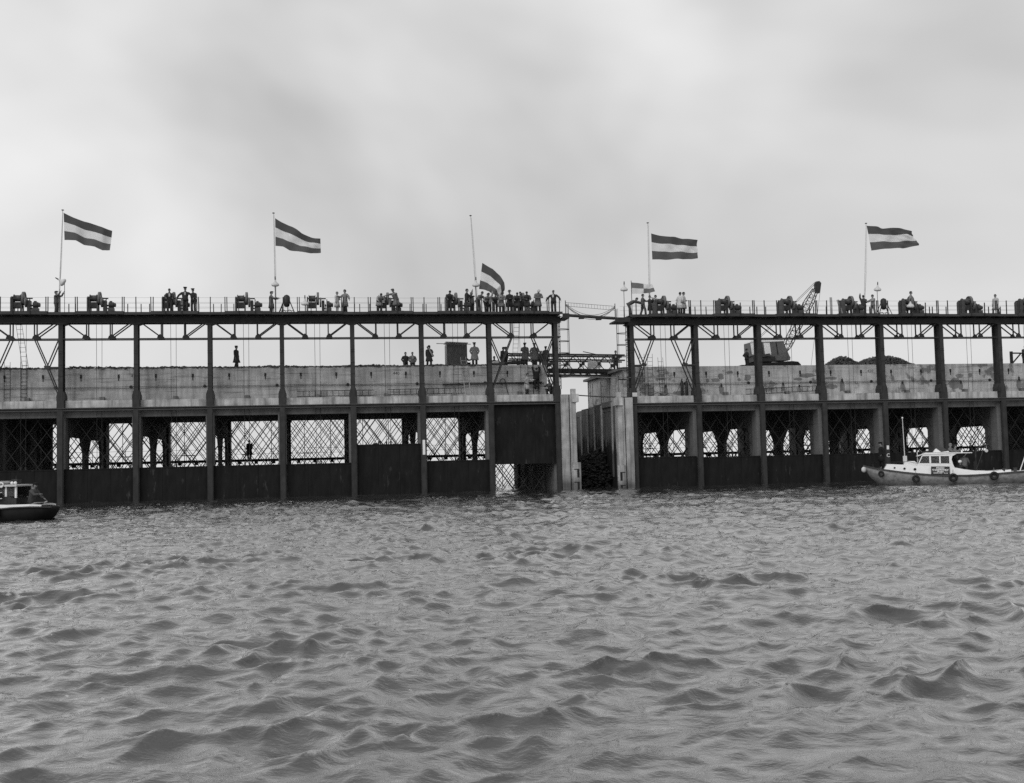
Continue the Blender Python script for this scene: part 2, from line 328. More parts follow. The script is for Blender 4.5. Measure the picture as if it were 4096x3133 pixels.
# ------------------------------------------------------------------ caissons
def lattice(s0, s1, t, z0, z1, w, ph, parent, pitch=1.27, slope=1.36):
    mb = MB()
    for sg in (1, -1):
        a = s0-(z1-z0)/slope-pitch+ph*sg; a = s0-math.ceil((s0-a)/pitch)*pitch+ph*sg
        while a < s1+(z1-z0)/slope+pitch:
            # line s = a + sg*(z-z0)/slope
            lo, hi = z0, z1
            if sg > 0: lo = max(lo, z0+(s0-a)*slope); hi = min(hi, z0+(s1-a)*slope)
            else: lo = max(lo, z0+(a-s1)*slope); hi = min(hi, z0+(a-s0)*slope)
            if hi-lo > .15:
                mb.bar((a+sg*(lo-z0)/slope, t+sg*.03, lo), (a+sg*(hi-z0)/slope, t+sg*.03, hi), w, w, up=(0, 1, 0))
            a += pitch
    return mb.build('lattice_screen', STEEL2, parent)
def caisson(f, k0, k1, conc, label):
    x0, y0, zo = FR[f]
    c = thing('caisson', label, 'caisson', (x0, y0, zo), ANG, 'concrete culvert caissons of the closing dam')
    sa, sb = k0*BAY, k1*BAY
    ends = (k0, k1)
    for k in range(k0, k1+1):
        s = k*BAY; mb = MB(); a, b = s-.13, s+.1
        if k in ends:
            mb.box(s-.3, s+.24, .45, 19.3, -3, 6.65)
            for tt in (4.5, 8.5, 12.5, 16): mb.box(s-.5, s+.44, tt, tt+.8, -3, 6.6)
        else:
            mb.prism([(1.4, -3), (2.7, -3), (2.7, 4.5), (3.1, 5.0), (1.4, 5.0)], 'x', a, b)
            mb.prism([(8.8, -3), (10.5, -3), (10.5, 3.8), (11.6, 5.0), (7.6, 5.0), (8.8, 3.8)], 'x', a, b)
            mb.prism([(16.5, -3), (17.6, -3), (17.6, 5.0), (15.9, 5.0), (16.5, 4.2)], 'x', a, b)
            mb.box(a, b, 1.4, 17.6, 5.0, 6.65)
            mb.box(s-.36, s+.26, .45, 1.4, -3, 6.65); mb.box(s-.22, s+.28, 17.6, 19.3, -3, 6.65)
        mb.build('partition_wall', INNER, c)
        MB().box(s-.17, s+.17, -.16, .18, -3, 6.92).box(s-.23, s-.17, -.1, -.04, -3, 6.92).box(s+.17, s+.23, -.1, -.04, -3, 6.92).build('guide_post', STEEL2, c)
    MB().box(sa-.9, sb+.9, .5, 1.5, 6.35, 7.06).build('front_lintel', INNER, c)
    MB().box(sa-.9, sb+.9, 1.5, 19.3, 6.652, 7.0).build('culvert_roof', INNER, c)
    for k in range(k0, k1):
        MB().box(k*BAY+.3, (k+1)*BAY-.3, .3, 1.9, 7.062, 7.62).build('ledge', LEDGE, c)
    MB().box(sa-.2, sb+.2, .34, 1.88, 7.06, 7.58).build('ledge_core', CONC, c)
    sb_ = MB().box(sa-.9, sb+.55, -.13, .3, 7.0, 7.06).box(sa-.9, sb+.55, .1, .16, 6.88, 7.0).box(sa-.9, sb+.55, -.13, .3, 6.82, 6.88)
    sb_.build('sill_beam', SILL, c)
    we = sb-.42 if f == 'L' else sb+.6
    ws = sa-.6 if f == 'L' else sa-.3
    top = 10.14
    uw = MB().box(ws, we, 1.9, 2.5, 7.0, top).build('upper_wall', conc, c)
    for e in (ws, we): 
        ee = (e, e+.5) if e == ws else (e-.5, e)
        MB().box(ee[0], ee[1], 2.5, 14.2, 7.0, 9.85).build('end_wall', conc, c)
    MB().box(ws+.5, we-.5, 2.5, 14.2, 9.3, top-.04).build('top_fill', SOIL, c)
    MB().box(ws, we, 13.7, 14.2, 7.0, 9.84).build('rear_wall', conc, c)
    # drain holes with pipe stubs and anchor plates in the wall face
    n = int((we-ws)/2.75)
    for i in range(n):
        s = ws+1.6+i*2.75
        MB().box(s-.07, s+.07, 1.86, 1.897, top-.72, top-.45).box(s-.03, s+.03, 1.86, 1.897, top-.95, top-.72).build('drain_hole', BLACK, uw)
        if i % 2: MB().lathe([(.12, 1.84), (.12, 1.9)], 10, (s+.9, 0, 8.72), 'y').build('anchor_plate', MACH_D, uw)
    for q, (zz) in enumerate((8.62, 8.72)):
        MB().tube([(ws+.3+(we-ws-.6)*i/14, 1.78, zz+.03*math.sin(i*1.7+q)) for i in range(15)], .016, 5).build('guard_wire', STEEL, uw)
    for i in range(int((we-ws)/5.4)):
        s = ws+3.1+i*5.4
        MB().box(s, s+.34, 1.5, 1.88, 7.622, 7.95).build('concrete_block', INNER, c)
    # lattice screens inside each culvert
    for k in range(k0, k1):
        for t, wd, ph in ((1.75, .045, .2), (5.9, .05, .75), (12.6, .055, .35), (18.7, .06, 1.0)):
            lattice(k*BAY+.25, (k+1)*BAY-.33, t, -1.5, 6.6, wd, ph+.13*k, c)
        mid = (k+.5)*BAY
        for q in (-1, 1): MB().tube([(mid+q*1.2, 18.9, -2), (mid+q*1.2, 18.9, 6.6)], .03, 5).build('scaffold_pole', STEEL, c)
    # service walkway along the back
    wk = MB().box(sa-.9, sb+.9, 19.85, 20.6, 2.93, 3.17).build('walkway', BLACK, c)
    for k in range(k0, k1):
        for q in (.8, 2.3, 3.9): MB().box(k*BAY+q, k*BAY+q+.3, 19.9, 20.5, 2.72, 2.928).build('walkway_bracket', BLACK, wk)
        for q in (1.5, 4.0): MB().bar((k*BAY+q, 20.5, 3.17), (k*BAY+q, 20.5, 4.2), .04).build('walkway_post', STEEL, wk)
        MB().bar((k*BAY+1.1, 20.3, 3.62), (k*BAY+2.3, 20.3, 3.62), .07).build('cross_beam', STEEL, wk)
    for zz in (3.66, 4.12): MB().tube([(sa, 20.5, zz), (sb, 20.5, zz)], .014, 5).build('walkway_rail', STEEL, wk)
    return c, uw
CL, UWL = caisson('L', -1, 7, CONC, 'left concrete caisson with open culverts, rough rubble along its top')
CR, UWR = caisson('R', 0, 8, CONC_R, 'right concrete caisson with damp patches on its wall')
# back of the outermost left culvert is boarded up
MB().box(-5.1, -4.3, 17.5, 18, -2, 6.6).build('closing_board', INNER, CL)

# end piers that face each other over the gap
def pier(c, sg, s0, zt):
    """sg: direction of the gap"""
    P = lambda a, b: (s0+sg*a, s0+sg*b) if sg > 0 else (s0+sg*b, s0+sg*a)
    a, b = P(.2, .82); MB().box(a, b, -.35, 1.6, -3, zt).build('pier', PIER, c)
    a, b = P(.82, .9); MB().box(a, b, -.2, 1.5, -3, zt).build('pier_groove', BLACK, c)
    a, b = P(.9, 1.06); MB().box(a, b, -.35, 1.6, -3, zt).build('pier_nosing', PIER, c)
    a, b = P(1.062, 1.62); cp = MB().box(a, b, -.5, .6, zt-.62, zt+.02).build('pier_cap', LEDGE, c)
    a, b = P(1.1, 1.45); MB().box(a, b, -.25, .2, zt+.022, zt+.45).build('bollard_stub', CONC, cp)
    a, b = P(1.07, 1.42); MB().box(a, b, -.3, .35, 1.6, zt-.622).build('fender_post', PIER, c)
    a, b = P(1.0, 1.62); gb = MB().box(a, b, -.62, -.36, -2, 2.12); gb = gb.build('tide_board', PIER, c)
    for z in (-.0, 1.02):
        q0, q1 = P(1.3, 1.47); MB().box(q0, q1, -.64, -.61, z-.1, z+.52).build('tide_mark', BLACK, gb)
        q0, q1 = P(1.06, 1.47); MB().box(q0, q1, -.638, -.612, z+.522, z+.58).build('tide_mark', BLACK, gb)
pier(CL, 1, 37.8, 7.55); pier(CR, -1, 0, 7.5)
# the end face of the right caisson: ribbed concrete stepping back, with a roof slab over its upper block
tt = 1.6; i = 0
for t0, t1, off in ((1.6, 2.9, 0), (2.9, 6.4, .14), (6.4, 9.0, -.02), (9.0, 11.6, .12), (11.6, 14.0, .0), (14.0, 16.4, .13), (16.4, 18.6, .0), (18.6, 19.4, .12)):
    MB().box(-1.0+off, -.34, t0, t1-.004, -3, 7.5-.06*i).build('end_rib', RIB_B if i % 2 else RIB_A, CR); i += 1
    MB().box(-1.12, -.98, t0-.03, t0+.11, 1.2, 7.42-.06*i).build('lit_edge_fin', concrete('painted lit rib edge', .36, .9, .1, tide=(3.2, 3, .3)), CR)  # added fins; light on the rib edges is put into their pale colour
MB().box(-.62, .6, 1.7, 14.6, 9.86, 10.06).build('roof_slab', INNER, CR)
for t0 in (3.2, 6.2, 9.2, 12.2): MB().box(-.34, -.303, t0, t0+.1, 7.6, 9.5).build('wall_joint', INNER, CR)
MB().box(-1.04, -.6, 3.3, 6.4, 7.0, 7.45).build('end_beam', INNER, CR)

# heap of brushwood and stone between the caissons
def heap(name, label, f, pts, t0, depth, zb, mat, cat, n=900, sz=.16, seed=3):
    rg = random.Random(seed); mb = MB(); xs = [p[0] for p in pts]; hs = [p[1] for p in pts]
    for i in range(n):
        s = rg.uniform(xs[0], xs[-1]); v = rg.random(); t = t0+v*depth
        h = np.interp(s, xs, hs)-zb; h *= max(0, 1-abs(2*v-1)**1.8)
        z = zb+h*(1-rg.random()**3*.5); r = sz*rg.uniform(.4, 1.5)
        q = [(rg.uniform(-1, 1)*.35+x, rg.uniform(-1, 1)*.35+y, rg.uniform(-1, 1)*.3+w_) for x, y, w_ in ((1, 0, 0), (-1, 0, 0), (0, 1, 0), (0, -1, 0), (0, 0, .8), (0, 0, -.8))]
        mb.add([(s+r*a, t+r*b, z+r*c_*.8) for a, b, c_ in q], [(0, 2, 4), (2, 1, 4), (1, 3, 4), (3, 0, 4), (2, 0, 5), (1, 2, 5), (3, 1, 5), (0, 3, 5)])
    # a solid core so that no light shows through
    for j in range(24):
        a = xs[0]+(xs[-1]-xs[0])*j/24; b = xs[0]+(xs[-1]-xs[0])*(j+1)/24
        h = np.interp((a+b)/2, xs, hs); 
        if h-zb > .12: mb.box(a-.02, b+.02, t0+depth*.3, t0+depth*.7, zb-.3, zb+(h-zb)*.86)
    x0, y0, _ = FR[f]
    return tag(mb.build(name, mat, None, False, (x0, y0, 0), ANG), label, cat)
heap('brushwood_heap', 'black heap of brushwood and stones between the two caissons', 'R', [(-4.9, 2.0), (-3.9, 2.5), (-3.1, 2.3), (-2.2, 2.8), (-1.5, 2.7), (-1.0, 3.4)], 3, 9, -.6, BLACK, 'heap', 2200, .17)
heap('soil_heap', 'left, smaller heap of dark rubble on top of the right caisson', 'R', [(18.7, 10.0), (19.3, 10.45), (20.0, 10.75), (20.6, 10.7), (21.3, 10.25), (21.9, 10.1)], 3, 3.2, 9.8, SOIL, 'heap', 1100, .13, 5)
heap('soil_heap', 'right, longer heap of dark rubble on top of the right caisson', 'R', [(21.6, 10.1), (22.3, 10.45), (23.2, 10.65), (24.0, 10.8), (25.2, 10.72), (25.9, 10.4), (26.6, 9.95)], 3.2, 3.4, 9.8, SOIL, 'heap', 1700, .13, 6)
# crumbly earth along the top of the left wall
mb = MB(); rg = random.Random(9)
for i in range(2600):
    s = rg.uniform(-5.9, 32.6); t = 1.85+rg.random()**1.4*1.1; hh = .06+.09*(math.sin(s*.9)*.5+.5)+.06*(s < 6)
    z = 10.12+hh*rg.random(); r = rg.uniform(.04, .15)
    q = [(rg.uniform(-1, 1)*.4+x, rg.uniform(-1, 1)*.4+y, rg.uniform(-1, 1)*.4+w_) for x, y, w_ in ((1, 0, 0), (-1, 0, 0), (0, 1, 0), (0, -1, 0), (0, 0, .7), (0, 0, -.7))]
    mb.add([(s+r*a*1.4, t+r*b, z+r*c_*.7) for a, b, c_ in q], [(0, 2, 4), (2, 1, 4), (1, 3, 4), (3, 0, 4), (2, 0, 5), (1, 2, 5), (3, 1, 5), (0, 3, 5)])
for j in range(77): s = -5.9+j*.5; mb.box(s, s+.498, 1.93, 2.9, 10.1, 10.17+.06*rg.random())
tag(mb.build('rubble_edge', SOIL, CL), kind='stuff')
# damp stains: spreading below the drain pipes and in blots
STAIN = concrete('damp stained concrete', .22, .7, .3)
rg = random.Random(21)
for i, (s, z, wd, h, kd) in enumerate([(13.5, 8.32, .6, .87, 1), (14.94, 8.2, .49, .69, 1), (18.8, 8.42, .71, 1.3, 1), (24.3, 8.28, .69, .99, 1), (29.72, 8.26, .67, .92, 1), (35.24, 8.42, .66, 1.26, 1), (8.08, 8.23, .78, .96, 1), (3.28, 8.23, .67, 1.0, 1),
        (1.72, 8.23, 1.3, .96, 0), (4.43, 7.94, 1.24, .37, 0), (6.91, 8.94, .3, .34, 0), (7.61, 8.98, .8, .35, 0), (8.07, 9.26, .53, .57, 0), (8.86, 9.62, .72, .27, 0), (10.4, 9.14, .6, .57, 0), (3.37, 9.62, .62, .27, 0), (9.66, 9.0, .3, .28, 0),
        (15.73, 9.28, 1.5, .39, 0), (14.86, 8.98, .82, .27, 0), (17.87, 9.02, 1.15, .28, 0), (17.83, 8.32, 1.06, .46, 0), (29.22, 8.44, 1.4, 1.1, 0), (29.64, 9.1, .78, .4, 0), (30.66, 9.15, .44, .43, 0)]):
    n_ = 22; pl = []
    for j in range(n_):
        a = 2*math.pi*j/n_; r_ = rg.uniform(.72, 1.12); x, y = math.cos(a)*r_, math.sin(a)*r_
        if kd: x *= .28+.36*(1-y); 
        pl.append((s+x*wd/2, max(7.63, z+y*h/2)))
    MB().add([(u_, 1.8925-.0004*(i % 6), v_) for u_, v_ in pl], [tuple(range(n_))]).build('damp_stain', STAIN, UWR)
    if kd: MB().box(s-.05, s+.05, 1.8, 1.89, z+h*.2, z+h*.42).build('drain_pipe', MACH_D, UWR)
# numbers painted on the walls
for uw, tx, s, z in ((UWL, '440', 25.1, 9.55), (UWL, '430', 5.0, 9.55), (UWR, '420', 21.4, 9.6)):
    text_mesh(tx, .34, 'painted_number', BLACK, uw, (s, 1.893, z), (R(90), 0, 0))
# ------------------------------------------------------------------ gates
def gate(f, k, top, label, n=5.1):
    x0, y0, zo = FR[f]; p = wp(f, (k+.5)*BAY, .32, top-n)
    g = thing('sluice_gate', label, 'sluice gate', p, ANG, 'lift gates of the culverts'); hw = BAY/2-.2
    for i in range(3):
        a = -hw+2*hw*i/3; MB().box(a+.006, a+2*hw/3-.006, -.1, -.04, 0, n-.1).build('skin_plate', GATE, g)
    MB().box(-hw, hw, -.12, .3, n-.098, n).build('top_beam', GATE, g); MB().box(-hw+.002, hw-.002, -.0385, -.0305, .001, n-.1).build('seam_light_stop', GATE, g)  # thin plate added behind the seams, keeps light from leaking between skin plates
    for z in (0.0, 1.3, 2.6, 3.8): MB().box(-hw, hw, -.03, .25, z, z+.12).build('stiffener', GATE, g)
    for q in (-.17, .17): MB().box(q-.06, q+.06, .02, .1, n, n+.22).build('lifting_lug', STEEL, g)
    return g
ORD = ['first', 'second', 'third', 'fourth', 'fifth', 'sixth', 'seventh', 'eighth']
for k in range(-1, 7):
    if k == 4: gate('L', 4, 3.89, 'half-raised dark gate with a person peering over its top edge')
    elif k == 6: gate('L', 6, 6.95, 'fully raised dark gate beside the gap, water flowing beneath it', 4.85)
    else: gate('L', k, 2.51, 'lowered dark gate in the %s culvert from the left edge of the photo' % ORD[k+1])
for k in range(0, 8):
    gate('R', k, 2.4 if k == 0 else 2.30, 'lowered dark gate in the %s culvert right of the gap' % ORD[k])

# ------------------------------------------------------------------ gantries
def gantry(f, k0, k1, deckz, send, braces, label):
    x0, y0, zo = FR[f]; dz = deckz-14.13-zo
    g = thing('lifting_gantry', label, 'gantry', (x0, y0, zo), ANG, 'steel gantries on the caissons')
    D = 14.13+dz; sa, sb = send
    for k in range(k0, k1+1):
        s = k*BAY; cz0, cz1 = 7.62, 13.42
        mb = MB().box(s-.16, s+.16, -.04, 0, cz0, cz1).box(s-.16, s+.16, .86, .9, cz0, cz1).box(s-.012, s+.012, 0, .86, cz0, cz1)
        col = mb.build('column', STEEL2, g)
        for z in (8.55, 9.4, 10.25, 11.1, 11.28): MB().box(s-.165, s+.165, -.055, -.042, z, z+.06).build('splice_plate', STEEL, col)
        MB().prism([(s-.3, 7.622), (s+.3, 7.622), (s+.3, 7.95), (s+.19, 8.3), (s-.19, 8.3), (s-.3, 7.95)], 'y', -.02, .95).build('column_shoe', STEEL2, col)
        MB().box(s-.26, s+.26, -.12, .5, 7.064, 7.62).build('shoe_block', STEEL2, col)
        MB().prism([(s-.16, 13.3), (s+.16, 13.3), (s+.5, 13.42), (s-.5, 13.42)], 'y', -.1, .95).build('column_head', STEEL, col)
    for t in (.0, .86):
        gi = MB().box(sa, sb, t-.15, t+.15, 13.422, 13.47).box(sa, sb, t-.02, t+.02, 13.47, 13.82+dz).box(sa, sb, t-.15, t+.15, 13.82+dz, 13.87+dz)
        gi.build('girder', STEEL, g)
    for k in range(k0, k1+1):
        for e in (-1.85, 1.85):
            s = k*BAY+e
            if s < sa+.5 or s > sb-.5: continue
            for t in (.02, .86):
                MB().bar((k*BAY+.42*np.sign(e), t, 13.42), (s-.12*np.sign(e), t, 12.42), .085, .085, up=(0, 1, 0)).build('truss_diagonal', STEEL, g)
                MB().bar((s, t, 13.42), (s, t, 12.3), .085, .085).build('truss_hanger', STEEL, g)
                q = np.sign(e)
                MB().prism([(s-.26*q, 12.45), (s-.34*q, 12.2), (s+.2*q, 12.2), (s+.1*q, 12.45), (s-.1*q, 12.58)], 'y', t-.03, t+.03).build('gusset_plate', STEEL, g)
    for t in (.02, .86): MB().box(sa, sb, t-.04, t+.04, 12.19, 12.27).build('bottom_chord', STEEL, g)
    # knee braces in the end bays
    for (k, q) in braces:
        c = k*BAY; n = (c+.98*q, 10.1)
        for t in (.04, .84):
            MB().bar((c+1.85*q, t, 12.2), (n[0], t, n[1]), .08).build('brace', STEEL2, g)
            MB().bar((c+.16*q, t, 12.15), (n[0], t, n[1]), .08).build('brace', STEEL2, g)
            MB().bar((n[0], t, n[1]), (c+.2*q, t, 8.1), .08).build('brace', STEEL2, g)
            MB().bar((n[0], t, n[1]), (c+.16*q, t, n[1]), .1).build('brace', STEEL2, g)
        MB().prism([(n[0]-.16, n[1]-.1), (n[0]+.16, n[1]-.1), (n[0]+.2, n[1]+.14), (n[0]-.2, n[1]+.14)], 'y', -.02, .02).build('gusset_plate', STEEL2, g)
    # deck: cross joists, planks and a fascia board in lengths
    s = sa
    while s < sb-.1:
        e = min(s+2.7, sb); MB().box(s+.004, e-.004, -.95, -.9, D-.2, D).build('fascia_board', FASC, g); s = e
    for i in range(6):
        t = -.898+i*.52; MB().box(sa, sb, t, t+.5, D-.1, D-.03).build('deck_plank', FASC, g)
    s = sa+.3
    while s < sb: MB().box(s, s+.1, -.88, 2.2, 13.872+dz, D-.102).build('joist', STEEL, g); s += 1.35
    for k in range(k0-1, k1+1):
        m = (k+.5)*BAY
        a, b = max(m-1.5, sa+.02), min(m+1.95, sb-.02)
        if b-a > 1: MB().box(a, b, -1.0, 1.9, D+.002, D+.06).box(a, b, -1.02, -.955, D-.16, D+.06).build('winch_platform', FASC, g)
    return g, D
GL, DL = gantry('L', -1, 7, 14.13, (-7.0, 38.2), [(-1, 1), (0, -1), (6, 1), (7, -1)], 'left steel gantry, dark columns and trussed girder carrying a plank deck')
GR, DR = gantry('R', 0, 7, 13.76, (-.35, 39.5), [(0, 1), (1, -1)], 'right steel gantry, dark columns and trussed girder carrying a plank deck')
DRW = 13.76
# little landings at the facing ends
MB().box(38.2, 38.75, -.9, .9, 13.6, 13.72).box(38.2, 38.75, -.9, -.85, 13.72, 14.0).build('landing', STEEL, GL)
MB().box(-1.6, -.35, -.9, .9, 13.5, 13.62).box(-1.6, -.35, -.9, -.85, 13.62, 13.86).build('landing', STEEL, GR)

def ladder(mb, p, q, width, step=.3, r=.018, side=(1, 0, 0)):
    p, q, sd = Vector(p), Vector(q), Vector(side)*width/2
    for e in (-1, 1): mb.tube([p+sd*e, q+sd*e], r, 5)
    n = int((q-p).length/step)
    for i in range(1, n): 
        c = p+(q-p)*i/n; mb.tube([c-sd, c+sd], r*.8, 4)
    return mb
def caged(g, s, sg, t, z0, z1):
    l = ladder(MB(), (s, t, z0), (s, t, z1), .45, .3, .03, (0, 1, 0)).build('ladder', STEEL, g)
    for i in range(6):
        z = z0+1.0+i*(z1-z0-1)/5.5
        MB().tube([(s+sg*.82*math.sin(a)+sg*0, t+.42*math.cos(a), z) for a in [math.pi*j/8 for j in range(9)]], .028, 5).build('cage_hoop', STEEL, l)
    for a in (.35, .5, .65): MB().tube([(s+sg*.82*math.sin(a*math.pi), t+.42*math.cos(a*math.pi), z0+1), (s+sg*.82*math.sin(a*math.pi), t+.42*math.cos(a*math.pi), z1+.6)], .016, 5).build('cage_strap', STEEL, l)
caged(GL, 38.15, 1, .3, 8.0, 14.3); caged(GR, -.35, -1, .3, 8.0, 14.1)
for g, s, a, b in ((GL, 34.85, (34.85, 1.2, 13.8), (34.75, 1.95, 10.2)), (GL, -2.9, (-3.3, 1.3, 13.8), (-2.9, 2.0, 10.1)), (GR, 3.1, (2.9, 1.9, 10.9), (3.0, 1.8, 7.7))):
    ladder(MB(), a, b, .42, .33, .016).build('ladder', STEEL, g)
# wall ladders with step irons on the left end
for s in (-4.2, -3.0, 36.0, 36.45): ladder(MB(), (s, 1.83, 7.7), (s, 1.83, 10.7 if s < 0 else 10.2), .42, .3, .016).build('wall_ladder', STEEL, CL)
for s in (1.3, 2.0): ladder(MB(), (s, 1.83, 7.7), (s, 1.83, 11.2), .42, .3, .016).build('wall_ladder', STEEL, CR)

# ------------------------------------------------------------------ railings
def railing(f, k0, k1, sa, sb, D, label):
    x0, y0, zo = FR[f]; r = thing('railing', label, 'railing', (x0, y0, 0), ANG, 'deck railings')
    tall = MB().bar((0, 0, 0), (0, 0, 1.14), .065).mesh('post', STEEL); shrt = MB().bar((0, 0, 0), (0, 0, 1.08), .065).mesh('post', STEEL)
    rg = random.Random(4 if f == 'L' else 5)
    def post(me, s, t, z):
        if not sa <= s <= sb: return
        o = bpy.data.objects.new('post', me); COL.objects.link(o); o.parent = r; o.location = (s, t, z); o.rotation_euler = (rg.uniform(-.012, .012), rg.uniform(-.015, .015), 0)
    for k in range(k0-1, k1+1):
        m = (k+.5)*BAY
        for d in (-1.47, -1.32, 1.86, 2.0): post(tall, m+d, -.93, D+.0)
        for d in (-.45, .75): post(tall, m+d, -1.05, D-.2)
        post(tall, m+BAY/2+.15, -.93, D)
        for d in (-2.1, -1.0, .6, 1.9, 2.9): post(shrt, m+d+rg.uniform(-.2, .2), 2.15, D-.03)
    for t in (-.93, 2.15):
        for z in (.36, .72, 1.08):
            pts = []; s = sa
            while s < sb: pts.append((s, t, D+z+rg.uniform(-.012, .012))); s += 1.4
            pts.append((sb, t, D+z)); MB().tube(pts, .006, 4).build('rail_wire', STEEL, r)
railing('L', -1, 6, -7.0, 38.1, DL, 'post and wire railing along the deck of the left gantry')
railing('R', 0, 6, -.35, 38.0, DRW, 'post and wire railing along the deck of the right gantry')

# ------------------------------------------------------------------ winches and hoist ropes
def make_winch():
    w_ = thing('gate_winch', 'x', 'winch', group='gate winches on the gantry decks')
    MB().box(-.75, 1.3, .0, .1, 0, .1).box(-.75, 1.3, .8, .9, 0, .1).build('skid', MACH_D, w_)
    MB().prism([(-.1, 0), (1.0, 0), (1.0, 1.1), (.75, 1.25), (.2, 1.22), (-.1, 1.08)], 'x', -.76, -.66).build('side_plate', MACH, w_)
    MB().prism([(-.02, 0), (.3, 0), (.34, .8), (.62, .8), (.68, 0), (.95, 0), (.8, 1.2), (.1, 1.2)], 'x', -.08, -.01).build('side_plate', MACH_D, w_)
    MB().box(-.655, -.085, .12, .8, .38, .78).build('brake_housing', MACH_D, w_)
    MB().box(-.655, -.085, .0, .06, 1.0, 1.08).build('tie_bar', MACH_D, w_)
    MB().lathe([(.30, -.62), (.30, -.58), (.24, -.58), (.24, -.14), (.30, -.14), (.30, -.1)], 18, (0, .45, 1.1), 'x').build('rope_drum', MACH, w_, True)
    gw = MB().lathe([(.2, .03), (.42, .03), (.42, .0), (.5, .0), (.5, .17), (.42, .17), (.42, .13), (.2, .13)], 28, (0, .45, 1.1), 'x').build('gear_wheel', WHEEL, w_, True)
    MB().lathe([(.05, -.75), (.05, .7)], 8, (0, .45, 1.1), 'x').build('shaft', MACH_D, gw)
    MB().lathe([(.3, .0), (.38, .0), (.38, .13), (.3, .13)], 24, (.22, .25, .78), 'x').build('gear_wheel', WHEEL, w_, True)
    MB().prism([(.05, 0), (.75, 0), (.7, .92), (.1, .92)], 'x', .38, .58).build('gearbox', MACH_D, w_)
    MB().box(.6, .72, .35, .5, .5, .62).box(.58, .7, .3, .55, .3, .36).build('coupling', MACH_D, w_)
    MB().box(.72, 1.12, .12, .72, 0, .36).build('motor_base', MACH, w_)
    mt = MB()
    for i in range(6): mt.lathe([(.2, .74+i*.06), (.22, .75+i*.06), (.22, .785+i*.06), (.2, .795+i*.06)], 16, (0, .42, .6), 'x')
    mt.lathe([(.14, 1.1), (.17, 1.12), (.15, 1.24), (.08, 1.26)], 12, (0, .42, .6), 'x').box(.8, .98, .34, .5, .8, .9)
    mt.build('electric_motor', MACH, w_)
    return w_
W0 = make_winch(); first = True
for f, ks, D, lab in (('L', range(-1, 7), DL, 'left'), ('R', range(0, 7), DRW, 'right')):
    for n, k in enumerate(ks):
        o = W0 if first else copy_tree(W0); first = False
        p = wp(f, (k+.5)*BAY, -.35, D+.065); o.location = p; o.rotation_euler = (0, 0, ANG)
        o['label'] = 'dark geared winch on the %s gantry deck, %s from the left' % (lab, ORD[n])
        # hoist ropes, two falls from drum to gate
        top = {('L', 4): 4.1, ('L', 6): 7.16}.get((f, k), 2.72 if f == 'L' else 2.52)
        rp = MB()
        for q in (-.17, .17): rp.tube([wp(f, (k+.5)*BAY+q*1.2, .34, D-.05), wp(f, (k+.5)*BAY+q, .38, top)], .016, 5)
        tag(rp.build('hoist_rope', STEEL), 'pair of thin hoist ropes of the %s winch on the %s gantry' % (ORD[n], lab), 'rope', 'hoist ropes')

# ------------------------------------------------------------------ flag masts and flags
MASTS = [('L', (-.36, 14.1), (-.06, 22.16), 'leaning white flagpole at the far left of the left gantry'),
         ('L', (15.74, 14.1), (15.65, 22.15), 'white flagpole in the middle of the left gantry'),
         ('L', (31.63, 14.1), (31.24, 22.16), 'flagpole among the crowd, its flag halfway down'),
         ('R', (1.85, 13.7), (1.93, 21.53), 'flagpole at the left end of the right gantry'),
         ('R', (20.6, 13.7), (21.15, 21.73), 'leaning flagpole with two people at its foot on the right gantry')]
for f, b, t, lab in MASTS:
    p = wp(f, b[0], 1.0, b[1]); q = wp(f, t[0], 1.0, t[1]); d = q-p
    m = thing('flagpole', lab, 'flagpole', p, 0, 'flagpoles on the gantries')
    MB().tube([(0, 0, 0), d*.5, d], [.055, .048, .03], 8).build('pole', OFFW, m)
    MB().lathe([(.03, 0), (.1, .02), (.1, .06), (.02, .09)], 10, d).build('truck_cap', STEEL2, m)
    MB().tube([d*.985+Vector((.05, -.05, 0)), d*.5+Vector((.11, -.06, 0)), Vector((.05, -.05, .9))], .008, 4).build('halyard', ROPE, m)
def flag(f, top, bot, label, mats, t0=1.0, amp=.24, ph=0, tag_cat='flag', quarters=False, fold=0):
    nu, nv = 30, 12; vs = []; fs = []; mi = []
    tu = np.linspace(0, 1, len(top))
    for i in range(nu+1):
        u = i/nu; a = [np.interp(u, tu, [p[j] for p in top]) for j in (0, 1)]; b = [np.interp(u, np.linspace(0, 1, len(bot)), [p[j] for p in bot]) for j in (0, 1)]
        for j in range(nv+1):
            v = j/nv; s = a[0]+(b[0]-a[0])*v; z = a[1]+(b[1]-a[1])*v
            wv = amp*min(1, u*2.2)*(math.sin((6.2+.7*ph)*u-1.9*v+ph)+.5*math.sin((12+ph)*u+(3+ph)*v+ph*2)+.3*math.sin(23*u-5*v*ph))-fold*math.sin(math.pi*min(1, u*1.1))*v
            z += .02*math.sin(9*u+ph)*(v-.5)*min(1, u*3)
            vs.append(wp(f, s, t0+wv, z))
    for i in range(nu):
        for j in range(nv):
            k = i*(nv+1)+j; fs.append((k, k+nv+1, k+nv+2, k+1))
            mi.append((0 if (i < nu//2) == (j < nv//2) else 1) if quarters else (0 if j < nv/3 else (1 if j < 2*nv/3 else 2)))
    mb = MB(); org = vs[0]; mb.v = [tuple(q-org) for q in vs]; mb.f = fs; mb.m = mi
    o = mb.build('flag', mats, None, True, org); return tag(o, label, 'flag', None if quarters else 'tricolour flags')
TRI = [FL_D, FL_W, FL_B]
